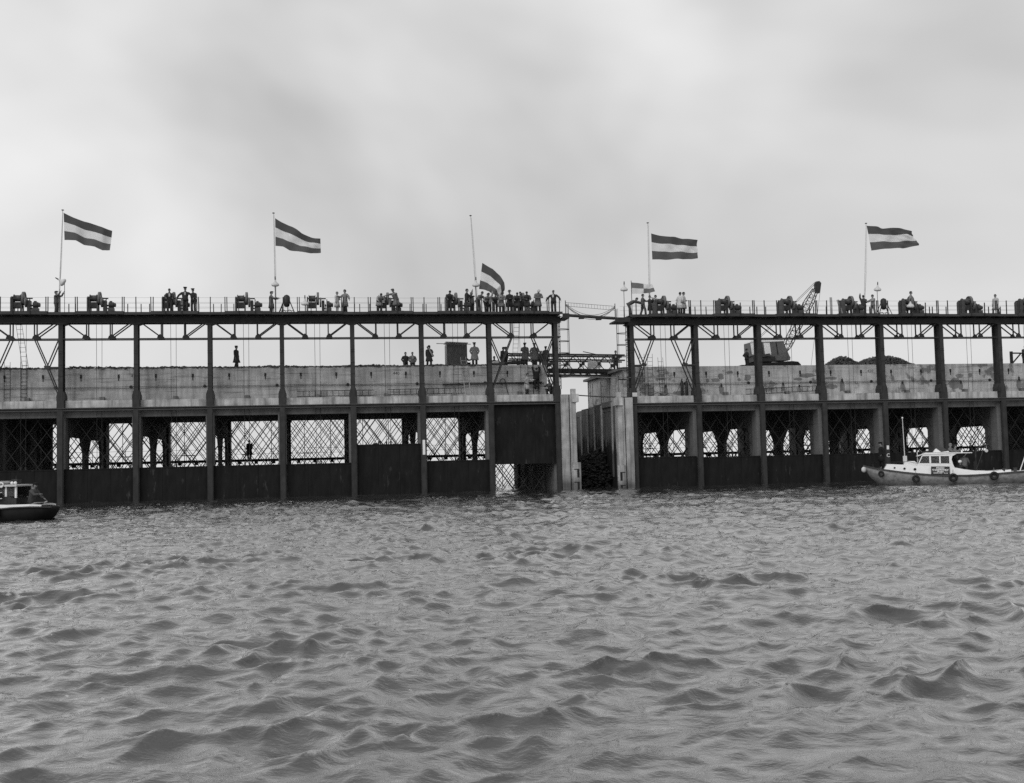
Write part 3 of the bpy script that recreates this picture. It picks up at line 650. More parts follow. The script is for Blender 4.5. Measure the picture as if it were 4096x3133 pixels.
flag('L', [(0.01, 21.99), (0.7, 21.66), (1.54, 21.32), (2.39, 21.06), (3.04, 20.79), (3.53, 20.66)], [(0.07, 19.9), (0.89, 19.87), (1.41, 19.6), (2.26, 19.42), (2.84, 19.11), (3.41, 19.09)], 'striped tricolour flag flying from the leftmost pole', TRI, ph=.3)
flag('L', [(15.77, 21.79), (16.31, 21.44), (17.06, 21.09), (17.81, 20.61), (18.5, 20.37), (19.25, 20.18)], [(15.78, 19.59), (16.35, 19.56), (16.83, 19.3), (17.66, 19.08), (18.48, 18.99), (19.28, 19.13)], 'striped tricolour flag sloping down from the middle pole of the left gantry', TRI, ph=1.7)
flag('L', [(32.11, 18.36), (32.96, 17.86), (33.53, 17.31), (33.85, 16.73), (33.88, 16.15), (33.64, 15.7)], [(31.8, 16.23), (32.3, 16.12), (32.55, 16.0), (32.8, 15.85), (33.05, 15.7), (33.3, 15.5)], 'drooping curled tricolour flag lowered to the heads of the crowd', TRI, ph=.9, amp=.2, fold=.35)
flag('R', [(2.19, 20.7), (3.0, 20.49), (3.76, 20.4), (4.76, 20.4), (5.44, 20.29), (6.09, 20.15)], [(2.22, 18.54), (2.94, 18.57), (3.85, 18.54), (4.77, 18.54), (5.54, 18.62), (6.15, 18.69)], 'tricolour flag flying straight out right of the gap', TRI, ph=2.4)
flag('R', [(21.2, 21.57), (22.03, 21.5), (22.84, 21.42), (23.58, 21.42), (24.32, 21.33), (25.3, 21.14)], [(21.53, 19.44), (22.35, 19.55), (23.33, 19.62), (24.4, 19.69), (25.15, 19.8), (25.75, 19.86)], 'tricolour flag flying from the rightmost pole', TRI, ph=4.0)
flag('R', [(.25, 16.56), (.76, 16.52), (1.24, 16.43), (1.73, 16.41), (2.03, 16.45)], [(.26, 15.64), (.77, 15.64), (1.25, 15.68), (1.71, 15.68), (2.2, 15.83)], 'small quartered signal flag at the left end of the right gantry', [FL_R, FL_W], .5, .07, 1.0, quarters=True)
tag(MB().tube([(0, 0, 0), (0, 0, 3.0)], .028, 6).build('signal_pole', STEEL2, None, False, wp('R', .23, .5, 13.7)), 'thin short pole carrying the quartered signal flag', 'pole')

# ------------------------------------------------------------------ lamps on the decks
def lamp(f, s, t, z, base, label, tilt=0, hang=False):
    p = wp(f, s, t, base); l = thing('deck_lamp', label, 'lamp', p, ANG, 'enamel lamps on the gantry decks'); h = z-base
    if base < z: MB().tube([(0, 0, 0), (0, 0, h-.05)], .022, 6).build('lamp_post', STEEL2, l)
    sh = MB().lathe([(.05, .38), (.07, .3), (.1, .2), (.28, .06), (.31, -.05), (.27, -.1), (.2, -.14), (.06, -.16)], 16).build('lamp_shade', OFFW, l, True, (.12*math.sin(tilt), -.08, h-.1)); sh.rotation_euler = (.15, tilt, 0)
    MB().lathe([(.05, .38), (.035, .62), (.02, .64)], 8).build('lamp_neck', STEEL2, sh)
    return l
lamp('L', .08, 1.0, 16.75, 14.1, 'white lamp tilted outward beside the leftmost flagpole', -1.0)
lamp('L', 15.73, .85, 16.6, 14.1, 'white lamp in front of the middle flagpole of the left gantry')
lamp('L', 31.52, .85, 16.62, 14.1, 'white lamp over the crowd beside the leaning flagpole')
lamp('R', -.55, 0, 16.0, 13.7, 'white lamp on a thin post at the left end of the right gantry')
lamp('R', 21.36, 0, 16.05, 13.7, 'white lamp on a thin post right of the flag-hoisting people')
lamp('L', 18.0, -1.0, 14.85, 14.13, 'white lamp hung low on the railing of the left gantry')
lamp('R', 23.65, -1.1, 14.5, 13.76, 'white lamp hung low in front of the person beside a winch')
# A-frame stands with dark equipment
def aframe(f, s, z, label):
    a = thing('equipment_stand', label, 'stand', wp(f, s, .3, z), ANG, 'tripod stands with dark equipment')
    for x in (-.62, .62):
        for y in (-.3, .3): MB().bar((x, y, 0), (x*.12, y*.3, 1.4), .05).build('leg', STEEL2, a)
    MB().lathe([(.1, .55), (.2, .6), (.26, .9), (.26, 1.3), (.2, 1.42), (.06, 1.5)], 14).build('drum', MACH_D, a, True)
    MB().bar((-.5, 0, .25), (.5, 0, .25), .04).build('cross_bar', STEEL2, a)
    for x in (-.25, .2): MB().torus((x, -.1, .16), .15, .02, 'y', 14, 5).build('cable_coil', BLACK, a)
aframe('L', 16.6, DL, 'dark drum on an A-frame stand right of the middle flagpole'); aframe('R', 22.05, DRW, 'dark drum on an A-frame stand near the right flagpole')
for s, dx_, h, lab in ((17.1, 0, 1.5, 'upright pale plank by the railing between two right-hand winches'), (18.05, -.35, 1.3, 'leaning pale plank against the fourth right-hand winch')):
    tag(MB().bar((0, 0, 0), (dx_, 0, h), .2, .05, up=(0, 1, 0)).build('timber_plank', WOODL, None, False, wp('R', s, -.2, DRW), ANG), lab, 'plank')

# ------------------------------------------------------------------ gangway and cables over the gap
g = thing('gangway', 'narrow sagging gangway with netting between the two gantry decks', 'gangway', wp('L', 38.6, -.2, 13.95))
e = wp('R', -1.4, -.2, 13.55)-wp('L', 38.6, -.2, 13.95)
MB().tube([(0, 0, 0), e], .11, 8).build('walk_pipe', STEEL2, g); MB().tube([(0, .5, .02), e+Vector((0, .5, .02))], .09, 8).build('walk_pipe', STEEL, g)
for q in (.32, .67): MB().box(-.2, .25, -.1, .7, -.16, -.09).build('pipe_clamp', STEEL, g, False, e*q)
for z0, z1 in ((1.0, .95), (.72, .62)):
    MB().tube([Vector((0, -.1, z0)), e+Vector((0, -.1, z1))], .014, 4).build('net_rope', STEEL, g)
nl = MB()
for i in range(1, 17): 
    q = e*(i/17); nl.tube([q+Vector((0, -.1, 1.0-.05*i/17)), q+Vector((0, -.1, .72-.1*i/17))], .009, 4)
nl.build('net_cord', STEEL, g)
for d, sag in ((.95, .95), (.9, 1.1), (.8, 1.0), (.85, 1.25)):
    MB().tube([e*(i/12)+Vector((0, .1*sag, d-sag*.85*(1-(2*i/12-1)**2)+(.0))) for i in range(13)], .016, 4).build('slack_cable', BLACK, g)
for x, y in ((0, 0), (1, 0)): MB().bar(Vector((0, -.2, -.1))+e*x, Vector((0, -.2, 1.15))+e*x, .06).build('end_post', STEEL, g)
for nm, a, b, r, m_, lab in (('hawser', wp('L', 38.2, .2, 9.05), wp('R', 3.6, .2, 8.75), .035, ROPE, 'pale hawser stretched across the gap at half wall height'),
                             ('boom_pole', wp('L', 39.2, -.1, 7.5), wp('R', -.4, -.1, 7.2), .05, STEEL2, 'dark pole laid across the gap from cap to cap')):
    tag(MB().tube([b*0, (b-a)*.5+Vector((0, 0, -.05)), b-a], r, 6).build(nm, m_, None, False, a), lab, 'rope' if nm == 'hawser' else 'pole')

# ------------------------------------------------------------------ footbridge between the caissons
fb0 = wp('L', 34.9, 5.5, 0); fb1 = wp('R', .9, 5.5, 0); L = (fb1-fb0).length; fba = math.atan2(fb1.y-fb0.y, fb1.x-fb0.x)
fb = thing('footbridge', 'steel truss footbridge crossing the gap at wall-top level', 'footbridge', fb0, fba)
zt = lambda x: 11.42-.03*x; drop = 1.52
for t in (0, 1.6):
    for dz, h in ((0, .14), (-.44, .12), (-1.75, .13)):
        a0 = 0 if dz > -1 else 2.2
        MB().bar((a0, t, zt(a0)+dz), (L, t, zt(L)+dz), .09, h).build('chord', STEEL, fb)
    n = 7
    for i in range(n):
        a = .2+i*(L-.4)/n; b = a+(L-.4)/n
        for p, q in ((a, b), (b, a)): MB().bar((p, t, zt(p)), (q, t, zt(q)-drop), .06).build('diagonal', STEEL, fb)
        m_ = (a+b)/2; MB().bar((m_, t, zt(m_)), (m_, t, zt(m_)-drop), .04).build('upright', STEEL, fb)
        MB().box(m_-.13, m_+.13, t-.05, t+.05, zt(m_)-.9, zt(m_)-.62).build('node_plate', STEEL, fb)
        if i > 1: MB().bar((a, t, zt(a)-1.5), (m_, t, zt(m_)-1.75), .05).build('diagonal', STEEL, fb); MB().bar((m_, t, zt(m_)-1.75), (b, t, zt(b)-1.5), .05).build('diagonal', STEEL, fb)
for i in range(24):
    a = i*L/24; MB().prism([(a+.01, zt(a)-1.2), (a+L/24-.01, zt(a)-1.2), (a+L/24-.01, zt(a)-1.5), (a+.01, zt(a)-1.5)], 'y', -.04, 1.64).build('deck_board', BLACK, fb)
tag(MB().prism([(0, 0), (.9, .02), (1.3, .1), (1.2, .55), (.85, .72), (.05, .6)], 'y', 0, .05).build('canvas_sheet', OFFW, None, False, wp('L', 41.7, 5.6, 10.1), ANG), 'pale canvas sheet draped on the footbridge rail', 'canvas')
tag(MB().bar((0, 0, 0), (1.3, 0, -.28), .06).build('timber_plank', STEEL2, None, False, wp('L', 41.3, 5.4, 11.55), ANG), 'dark plank sticking out from the footbridge top rail', 'plank')

# ------------------------------------------------------------------ things on and against the walls
sh = thing('site_hut', 'dark plank hut on top of the left caisson', 'hut', wp('L', 29.35, 3.2, 10.1), ANG)
hw = MB()
for i in range(9): MB().box(.0+i*.186, .184+i*.186, 0, .05, 0, 1.95+.02*(i % 2)).build('wall_plank', WOOD, sh)
MB().box(0, .05, .052, 1.5, 0, 1.95).build('side_wall', WOODL, sh); MB().box(1.62, 1.674, .052, 1.5, 0, 1.95).build('side_wall', WOOD, sh); MB().box(.05, 1.62, 1.45, 1.5, 0, 1.95).build('back_wall', WOOD, sh)
MB().prism([(-.08, 2.06), (1.75, 1.98), (1.75, 2.04), (-.08, 2.13)], 'y', -.1, 1.6).build('roof', OFFW, sh)
MB().bar((-.85, -.04, 1.97), (1.98, -.04, 1.9), .06, .05).build('roof_pole', WOODL, sh)
for a, b, wd, lab, mat in (((30.75, 1.0, 7.62), (30.55, 2.3, 10.85), .42, 'pale wooden ladder leaning up the wall below the hut', WOODL),):
    tag(ladder(MB(), (0, 0, 0), wp('L', *b)-wp('L', *a), wd, .3, .028).build('leaning_ladder', mat, None, False, wp('L', *a)), lab, 'ladder')
for f, s0, s1, z0, z1, lab in (('L', 17.3, 23.3, 8.0, 8.02, 'long ladder lying along the left ledge, nearer the middle'), ('L', 24.4, 30.7, 8.05, 8.1, 'long ladder lying along the left ledge below the hut'), ('R', 10.1, 16.9, 7.62, 7.85, 'long ladder lying aslant along the ledge of the right caisson')):
    p = wp(f, s0, 1.65, z0); q = wp(f, s1, 1.65, z1)
    tag(ladder(MB(), (0, 0, 0), q-p, .42, .45, .026, (0, .05, 1)).build('lying_ladder', MACH_D, None, False, p), lab, 'ladder', 'ladders lying along the ledges')
tag(MB().tube([(0, 0, 0), (4.2, 0, .05), (8.1, 0, .08)], .07, 8).tube([(1.0, -.02, .02), (1.4, -.02, .03)], .078, 8).build('wall_pipe', MACH_D, None, True, wp('L', 28.8, 1.7, 8.6), ANG), 'dark pipe running along the left wall beneath the hut', 'pipe')
hk = [(0, 0, 0), (-.2, 0, .9), (-.25, 0, 1.05)]+[(-.45+.22*math.cos(a), 0, 1.12+.25*math.sin(a)) for a in [R(x) for x in range(0, 300, 25)]]
tag(MB().tube(hk, .035, 6).build('pipe_hook', MACH_D, None, True, wp('L', 34.1, 1.6, 7.64), ANG), 'bent pipe hook standing on the ledge near the right end', 'hook')
for s, lab in ((4.55, 'left gas cylinder'), (4.95, 'right gas cylinder')):
    tag(MB().lathe([(.1, 0), (.12, .03), (.12, 1.15), (.09, 1.27), (.04, 1.31), (.04, 1.42), (.055, 1.43), (.05, 1.48)], 14).build('gas_cylinder', MACH_D, None, True, wp('R', s, 1.5, 7.29)), lab+' of the pair standing on the right caisson ledge', 'gas cylinder', 'gas cylinders')
tag(MB().tube([(0, 0, 1.4), (-.25, 0, .7), (-.6, -.1, .15), (-1.1, 0, .3), (-1.5, -.05, .08), (-2.1, 0, .35), (-2.6, 0, .1), (-3.0, 0, .05)], .018, 5).build('gas_hose', BLACK, None, False, wp('R', 4.5, 1.4, 7.3), ANG), 'thin slack hose trailing from the gas cylinders', 'hose')
tag(MB().tube([(0, 0, 0), (2.3, 0, .02)], .13, 10).build('loose_pipe', MACH_D, None, True, wp('L', 33.4, 2.2, 10.32), ANG), 'dark pipe lying on top of the left wall near its end', 'pipe')
tag(MB().ball((0, 0, .1), (.38, .3, .16), 12).ball((.15, .05, .22), (.2, .2, .1), 10).build('canvas_bundle', OFFW, None, True, wp('L', 33.2, 2.15, 10.25)), 'pale canvas bundle on top of the left wall', 'bundle')
for k, z, h, f, lab in ((5, 3.1, 1.15, 'L', 'white painted marker plate on the post right of the half-raised gate'), (4, 2.72, .32, 'R', 'small white square plate on the post behind the boat bow')):
    tag(MB().box(-.1, .1, -.02, 0, 0, h).build('marker_plate', WHITE, None, False, wp(f, k*BAY, -.165, z-(.1 if f == 'L' else .15)), ANG), lab, 'plate')
o = text_mesh('C', .42, 'painted_letter', OFFW, CR, (4*BAY, -.167, 2.35+.05), (R(90), 0, 0), bold=.012)
tag(MB().box(-.2, .2, -.02, 0, 0, .32).build('notice_board', OFFW, None, False, wp('R', .05, -.14, 7.25), ANG), 'small white notice on the first column right of the gap', 'sign')
fr_ = thing('timber_trestle', 'dark timber trestle on top of the wall at the right edge', 'trestle', wp('R', 36.7, 5, 9.75), ANG)
MB().bar((0, 0, 0), (0, 0, 1.4), .2).build('post', STEEL2, fr_); MB().bar((-.1, 0, 1.25), (3, 0, 1.2), .12).build('beam', STEEL2, fr_); MB().bar((.1, 0, .35), (.95, 0, 1.2), .1).build('strut', STEEL2, fr_)

# ------------------------------------------------------------------ crawler crane on the right caisson
ex = thing('crawler_crane', 'crawler crane with lattice boom standing on the right caisson', 'crane', wp('R', 12.78, 7, 9.75), ANG)
Z0 = 9.75
def pz(pts): return [(s-12.5, z-Z0) for s, z in pts]
MB().prism(pz([(12.5, 11.1), (15.95, 10.75), (16.2, 10.95), (15.6, 12.4), (12.5, 12.3)]), 'y', 0, 1.5).build('house', CRANE, ex)
MB().prism(pz([(12.48, 12.302), (15.62, 12.405), (15.55, 12.52), (14.0, 12.56), (12.55, 12.46)]), 'y', -.06, 1.56).build('roof', WHITE, ex)
for a, b, c_, m_ in ((12.52, 12.82, 0, WHITE), (12.86, 13.6, 0, MACH_D), (13.75, 14.32, -.16, WHITE), (14.9, 14.98, -.14, BLACK)):
    MB().prism(pz([(a+.1, 11.25), (b+.1, 11.22), (b-.02, 12.28), (a-.02, 12.28)]), 'y', -.03, -.004).build('side_panel', m_, ex)
MB().prism(pz([(12.7, 10.6), (14.7, 10.6), (14.75, 11.05), (12.7, 11.1)]), 'y', -.15, 1.6).build('turntable_frame', MACH_D, ex)
MB().prism(pz([(13.5, 11.0), (14.2, 11.08), (14.2, 11.3), (13.5, 11.22)]), 'y', -.3, -.152).build('step_box', MACH, ex)
MB().prism(pz([(14.7, 10.68), (16.15, 10.72), (16.2, 11.0), (14.7, 11.05)]), 'y', -.06, 1.56).build('counterweight', CRANE, ex)
MB().lathe([(.55, 10.38-Z0), (.55, 10.6-Z0)], 18, (2.6, 1.1, 0)).build('slew_ring', BLACK, ex)
for t in (-.2, 1.7):
    tr = [(12.0, 9.9), (12.3, 9.76), (16.7, 9.76), (17.05, 9.95), (17.1, 10.3), (16.85, 10.56), (16.3, 10.62), (14.0, 10.5), (12.3, 10.48), (12.0, 10.3)]
    tk = MB().prism(pz(tr), 'y', t, t+.7).build('track', BLACK, ex)
    for i in range(16): MB().box(.0+i*.3, .22+i*.3, t-.03, t+.73, .0-.01, .03).build('track_shoe', BLACK, tk)
b0 = Vector((15.9-12.5, .7, 11.5-Z0)); b1 = Vector((19.42-12.5, .7, 17.6-Z0)); d = (b1-b0); dn = d.normalized(); nrm = dn.cross(Vector((0, 1, 0))).normalized()
def bp_(q, a, b): 
    wd = .33*min(1, .45+q*5)*(1 if q < .75 else 1-.55*(q-.75)/.25)
    return b0+d*q+nrm*a*wd+Vector((0, b*wd, 0))
bm_ = MB()
for a in (-1, 1):
    for b in (-1, 1): bm_.tube([bp_(q, a, b) for q in (0, .1, .3, .5, .75, .93)], .04, 5)
bm_.build('boom_chords', STEEL2, ex)
bl = MB(); n = 19
for i in range(n):
    q0, q1 = i*.93/n, (i+1)*.93/n
    for s_ in (-1, 1):
        bl.tube([bp_(q0, -1 if i % 2 else 1, s_), bp_(q1, 1 if i % 2 else -1, s_)], .018, 4)
        bl.tube([bp_(q0, s_, -1 if i % 2 else 1), bp_(q1, s_, 1 if i % 2 else -1)], .018, 4)
    bl.tube([bp_(q0, -1, -1), bp_(q0, 1, -1)], .02, 4)
bl.build('boom_lacing', STEEL2, ex)
MB().prism([(-.26, -.75), (.06, -.8), (.26, .12), (.08, .3), (-.2, .26), (-.32, 0)], 'y', -.18, .18).build('boom_head', MACH_D, ex, False, b1)
for y in (.4, 1.0): MB().tube([b1+Vector((-.2, y-.7, .2)), Vector((1.2, y, 3.1)), Vector((.8, y, 2.7))], .018, 4).build('boom_stay', STEEL, ex)
MB().tube([b1+Vector((.3, 0, 0)), Vector((5.9, .7, .2))], .015, 4).build('hoist_line', STEEL, ex)

# ------------------------------------------------------------------ people
ARM = {  # upper-arm and forearm directions (x outwards, y forwards, z up)
 'down': ((.16, .05, -1), (.04, .2, -1)), 'rail': ((.28, .35, -.9), (-.15, .9, -.42)), 'pocket': ((.38, -.2, -.9), (-.35, .45, -.8)),
 'up': ((.15, .55, .8), (-.1, .25, 1)), 'fwd': ((.15, .75, -.65), (-.1, 1, .1)), 'point': ((.25, 1, .12), (.0, 1, .2)),
 'side': ((.75, .1, -.65), (.45, .2, -.85)), 'wave': ((.9, .25, .1), (.25, .3, .95)), 'face': ((.25, .6, -.7), (-.45, .35, .85)),
 'fold': ((.3, .3, -.9), (-.9, .55, -.15)), 'reach': ((.3, .7, -.2), (.0, .8, -.3)), 'hip': ((.6, -.35, -.75), (-.75, .5, -.5)), 'haul': ((.18, .75, .15), (-.1, .45, .8)), 'climb': ((.3, .3, .9), (-.05, .5, .8))}
def ring(c, rt, fw, a, b, n=12, jit=0, rg=None):
    return [Vector(c)+rt*(a*math.cos(2*math.pi*j/n))*(1+(rg.uniform(-jit, jit) if rg else 0))+fw*(b*math.sin(2*math.pi*j/n))*(1+(rg.uniform(-jit, jit) if rg else 0)) for j in range(n)]
PN = [0]
def person(loc, rz, label, top='coat', shade=.2, legs=.04, hat=None, hatv=.03, lean=0, arms=('down', 'down'), H=1.75, stride=.0, pose='stand', head=0, turn=0, hair=.03, group=None, shirt=None):
    PN[0] += 1; rg = random.Random(PN[0]*17); S = H/1.78
    p = thing('person', label, 'person', loc, rz, group); p.scale = (S*1.1, S*1.1, S)
    X = Vector((1, 0, 0)); la = R(lean); d = Vector((0, math.sin(la), math.cos(la))); fw = Vector((0, math.cos(la), -math.sin(la)))
    if pose == 'crouch': P = Vector((0, -.15, .42))
    elif pose == 'sit': P = Vector((0, 0, .16))
    else: P = Vector((0, -.16*math.sin(la), .95))
    ha = la*.6+R(head); hd = Vector((0, math.sin(ha), math.cos(ha))); hf = Vector((0, math.cos(ha), -math.sin(ha)))
    ta = R(turn); hx = X*math.cos(ta)+hf*math.sin(ta); hf = hf*math.cos(ta)-X*math.sin(ta)
    nb = P+d*.53; V = []; E = []; Rd = []
    def v(c, r, par=None, r2=None):
        V.append(Vector(c)); Rd.append((r, r2 or r)); 
        if par is not None: E.append((par, len(V)-1))
        return len(V)-1
    i0 = v(P, .115); i1 = v(P+d*.16, .11, i0); i2 = v(P+d*.38, .125, i1); i3 = v(nb, .06, i2)
    hc = nb+hd*.2+hf*.025
    i4 = v(nb+hd*.07, .052, i3); i5 = v(nb+hd*.13+hf*.015, .07, i4, .08); i6 = v(hc+hd*.04, .082, i5, .095); v(hc+hd*.1, .06, i6, .07)
    v(hc+hf*.115-hd*.02, .016, i5)                                    # nose
    el = []; wr = []; shd = []
    for sg, nm in ((1, arms[1]), (-1, arms[0])):
        sh_ = P+d*.46+X*(.185*sg); ua, fa = [Vector((q[0]*sg, q[1], q[2])).normalized() for q in ARM[nm]]
        e_ = sh_+ua*.29; w_ = e_+fa*.255; a1 = v(sh_, .06, i2); a2 = v(e_, .045, a1); a3 = v(w_, .03, a2)
        pl = w_+fa*.06; a4 = v(pl, .036, a3, .022)
        sd = fa.cross(Vector((0, 0, 1)))
        sd = sd.normalized() if sd.length > .1 else Vector((0, 1, 0))
        for j, (o_, l_) in enumerate(((-.03, .075), (-.01, .088), (.011, .084), (.03, .066))):
            f1 = v(pl+sd*o_+fa*(.045), .009, a4); v(pl+sd*o_*1.15+fa*(.045+l_*.6)+Vector((0, 0, -.012)), .008, f1)
        v(pl+sd*(-.045*sg)+fa*.03, .01, a4)
        shd.append(sh_); el.append(e_); wr.append(w_)
    lg = []
    for sg in (1, -1):
        hp = P+X*(.095*sg)-Vector((0, 0, .04))
        if pose == 'crouch': kn = hp+Vector((.06*sg, .40, .06)); an = Vector((.12*sg, .05, .09))
        elif pose == 'sit': kn = hp+Vector((.06*sg, .34, .26)); an = hp+Vector((.06*sg, .5, -.08))
        else:
            st = stride*sg; an = Vector((.115*sg, .30*st, .09)); kn = (hp+an)/2+Vector((.01*sg, .03+.05*max(0, st), .03))
        l1 = v(hp, .085, i0); l2 = v(kn, .06, l1); l3 = v(an, .042, l2); l4 = v(an+Vector((.02*sg, .13, -.05)), .036, l3); lg.append((hp, kn, an))
    me = bpy.data.meshes.new('body'); me.from_pydata([tuple(q) for q in V], E, []); me.materials.append(SKIN)
    b = bpy.data.objects.new('body', me); COL.objects.link(b); b.parent = p
    b.modifiers.new('skin', 'SKIN').use_smooth_shade = True
    for i, r in enumerate(Rd): me.skin_vertices[0].data[i].radius = r; me.skin_vertices[0].data[i].use_root = (i == 0)
    ss = b.modifiers.new('sub', 'SUBSURF'); ss.levels = 1; ss.render_levels = 1
    # trousers / skirt legs and shoes
    if top != 'dress':
        tm = MB()
        for (hp, kn, an), sg in zip(lg, (1, -1)):
            mid = (kn+an)/2
            tm.tube([hp+Vector((0, 0, .06)), (hp+kn)/2, kn, mid, an+Vector((0, -.01, -.03))], [.115, .1, .085, .08, .085], 10)
        tm.loft([ring(P-d*.1, X, fw, .15, .12), ring(P, X, fw, .185, .135), ring(P+d*.14, X, fw, .165, .12)])
        tm.build('trousers', cloth(legs), p, True)
    sm = MB()
    for (hp, kn, an), sg in zip(lg, (1, -1)):
        t0 = an+Vector((0, -.06, -.04)); sm.loft([ring(t0+Vector((0, y, zz)), X, Vector((0, 0, 1)), a, h, 8) for y, zz, a, h in ((-.03, 0, .03, .035), (0, .005, .045, .055), (.12, -.005, .05, .045), (.22, -.015, .045, .035), (.27, -.02, .02, .022))])
    sm.build('shoes', BLACK, p, True)
    # upper garment
    gm = MB(); km = (lg[0][1]+lg[1][1])/2
    rings = []
    if top in ('coat', 'dress'):
        hem = km+Vector((0, -.02, -.06)); 
        if pose != 'stand': hem = P+Vector((0, .12, -.12))
        rings += [(hem, X, Vector((0, 1, 0)), .285+.05*abs(stride), .21+.1*abs(stride)), ((hem+P)/2, X, Vector((0, 1, 0)), .25, .19)]
    else: rings += [(P-d*.13, X, fw, .215, .165)]
    rings += [(P+d*.0, X, fw, .2, .15), (P+d*.14, X, fw, .19 if top != 'coat' else .2, .145), (P+d*.32, X, fw, .215, .155), (P+d*.42, X, fw, .225, .14), (P+d*.475, X, fw, .2, .115), (P+d*.515, X, fw, .14, .09), (P+d*.56, X, fw, .075, .07)]
    gm.loft([ring(*q, 14, .05, rg) for q in rings])
    for s_, e_, w_ in zip(shd, el, wr):
        gm.tube([s_-X*(.07 if s_.x > 0 else -.07)-d*.03, s_-d*.015, s_+(e_-s_)*.22, (s_+e_)/2, e_, (e_+w_)/2, w_], [.06, .08, .085, .078, .07, .065, .06], 10)
    gm.build(dict(coat='coat', dress='dress').get(top, 'jacket'), cloth(shade), p, True)
    if shirt: MB().prism([(-.045, .26), (.045, .26), (.06, .5), (-.06, .5)], 'y', .135, .16).build('shirt', cloth(shirt), p).matrix_local = Matrix.Translation(P) @ Matrix.Rotation(-la, 4, 'X')
    # hair and headgear, built about the head centre then turned
    HM = Matrix((hx, hf, hd)).transposed().to_4x4(); HM.translation = hc
    hm = MB().ball((0, -.012, .035), (.092, .108, .105), 12, 0, 5, 90).ball((0, -.055, .0), (.085, .065, .09), 10, 0, -60, 60)
    ho = hm.build('hair', plain('hair %.2f' % hair, hair, .8, .3, 20), p, True); ho.matrix_local = HM
    ey = MB()
    for x in (-.033, .033): ey.ball((x, .085, .012), (.014, .012, .008), 6)
    ey.box(-.025, .025, .083, .094, -.062, -.053); ey.build('facial_features', BLACK, p).matrix_local = HM
    if hat:
        q = MB()
        if hat == 'cap': q.lathe([(.1, .055), (.105, .09), (.135, .13), (.13, .15), (.05, .16)], 14, (0, .0, 0)).prism([(-.085, .08), (.085, .08), (.06, .165), (-.06, .165)], 'z', .055, .068)
        elif hat == 'beret': q.lathe([(.1, .06), (.125, .085), (.13, .11), (.09, .14), (.02, .15)], 14, (.012, -.01, 0))
        elif hat == 'flat': q.lathe([(.1, .05), (.118, .08), (.11, .12), (.03, .14)], 12, (0, .015, 0)).prism([(-.07, .09), (.07, .09), (.05, .16), (-.05, .16)], 'z', .06, .075)
        elif hat == 'hat': q.lathe([(.17, .058), (.165, .07), (.108, .072), (.1, .15), (.06, .175), (.02, .168)], 16)
        elif hat == 'scarf': q.ball((0, -.005, .02), (.108, .122, .125), 12, 0, -35, 90)
        q.build('headscarf' if hat == 'scarf' else 'headgear', cloth(hatv), p, True).matrix_local = HM
    return p
def onf(f, s, t, z, h, label, **k):
    """h: heading seen from the camera, 0 towards it, 90 to the right"""
    return person(wp(f, s, t, z), ANG+math.pi+R(h), label, **k)
DK = DL+.005; DQ = DRW+.005
G1 = 'onlookers and workers on the gantry decks'
onf('L', -.41, .5, DK, 75, 'person in dark jacket hauling the halyard of the leftmost flagpole', top='jacket', shade=.09, legs=.07, arms=('haul', 'haul'), head=-10, hat='flat', hatv=.06, group=G1)
onf('L', 7.91, -.45, DK+.06, 5, 'person in dark suit leaning in front of the third winch', top='jacket', shade=.04, arms=('rail', 'rail'), lean=14, shirt=.5, group=G1)
onf('L', 9.07, -.5, DK+.06, 0, 'tall uniformed person with peaked cap and arm spread beside the third winch', top='jacket', shade=.03, arms=('side', 'side'), hat='cap', H=1.84, shirt=.3, group=G1)
onf('L', 9.66, -.4, DK+.06, -20, 'uniformed person with peaked cap shielding the face with a raised hand', top='jacket', shade=.03, arms=('rail', 'wave'), hat='cap', lean=8, group=G1)
onf('L', 15.42, .4, DK, 80, 'person in knee-length coat and cap at the middle flagpole of the left gantry', shade=.13, arms=('fwd', 'fwd'), hat='flat', hatv=.05, group=G1)
onf('L', 20.44, -.4, DK, 60, 'person in a pale belted coat on the left gantry', top='dress', shade=.42, H=1.62, arms=('fold', 'down'), hair=.2, group=G1)
onf('L', 21.06, -.4, DK, -50, 'person in a trench coat turning to the person in the pale coat', shade=.17, arms=('side', 'fwd'), H=1.78, group=G1)
onf('L', 23.72, -.5, DK+.06, 10, 'person bent forward over the railing in an open pale raincoat', shade=.27, lean=66, arms=('hip', 'rail'), head=15, group=G1)
onf('L', 24.96, -.5, DK+.06, -40, 'person in a long coat stooping to one side over a winch', shade=.17, lean=34, arms=('reach', 'reach'), H=1.85, hat='flat', hatv=.1, group=G1)
onf('L', 29.17, -.5, DK+.06, 5, 'person in dark jacket leaning on the rail at the left of the crowd', top='jacket', shade=.045, lean=38, arms=('rail', 'rail'), head=16, group=G1)
onf('L', 30.67, .1, DK+.06, 70, 'tall dark-jacketed person standing upright in profile within the crowd', top='jacket', shade=.03, arms=('fwd', 'down'), H=1.88, group=G1)
onf('L', 31.1, .6, DK, 50, 'person behind the crowd with one arm raised at the halyard', top='jacket', shade=.15, arms=('down', 'up'), group=G1)
onf('L', 31.55, -.4, DK, 35, 'person in grey jacket bending to the right beside the leaning flagpole', top='jacket', shade=.10, lean=46, arms=('rail', 'rail'), H=1.8, legs=.07, group=G1)
onf('L', 32.15, -.5, DK, 5, 'person bent low over the railing just left below the drooping flag', top='jacket', shade=.13, lean=64, arms=('rail', 'rail'), head=-8, stride=.5, group=G1)
onf('L', 32.55, .9, DK, 20, 'person behind the crowd reaching up to catch the drooping flag', top='jacket', shade=.3, arms=('up', 'reach'), group=G1)
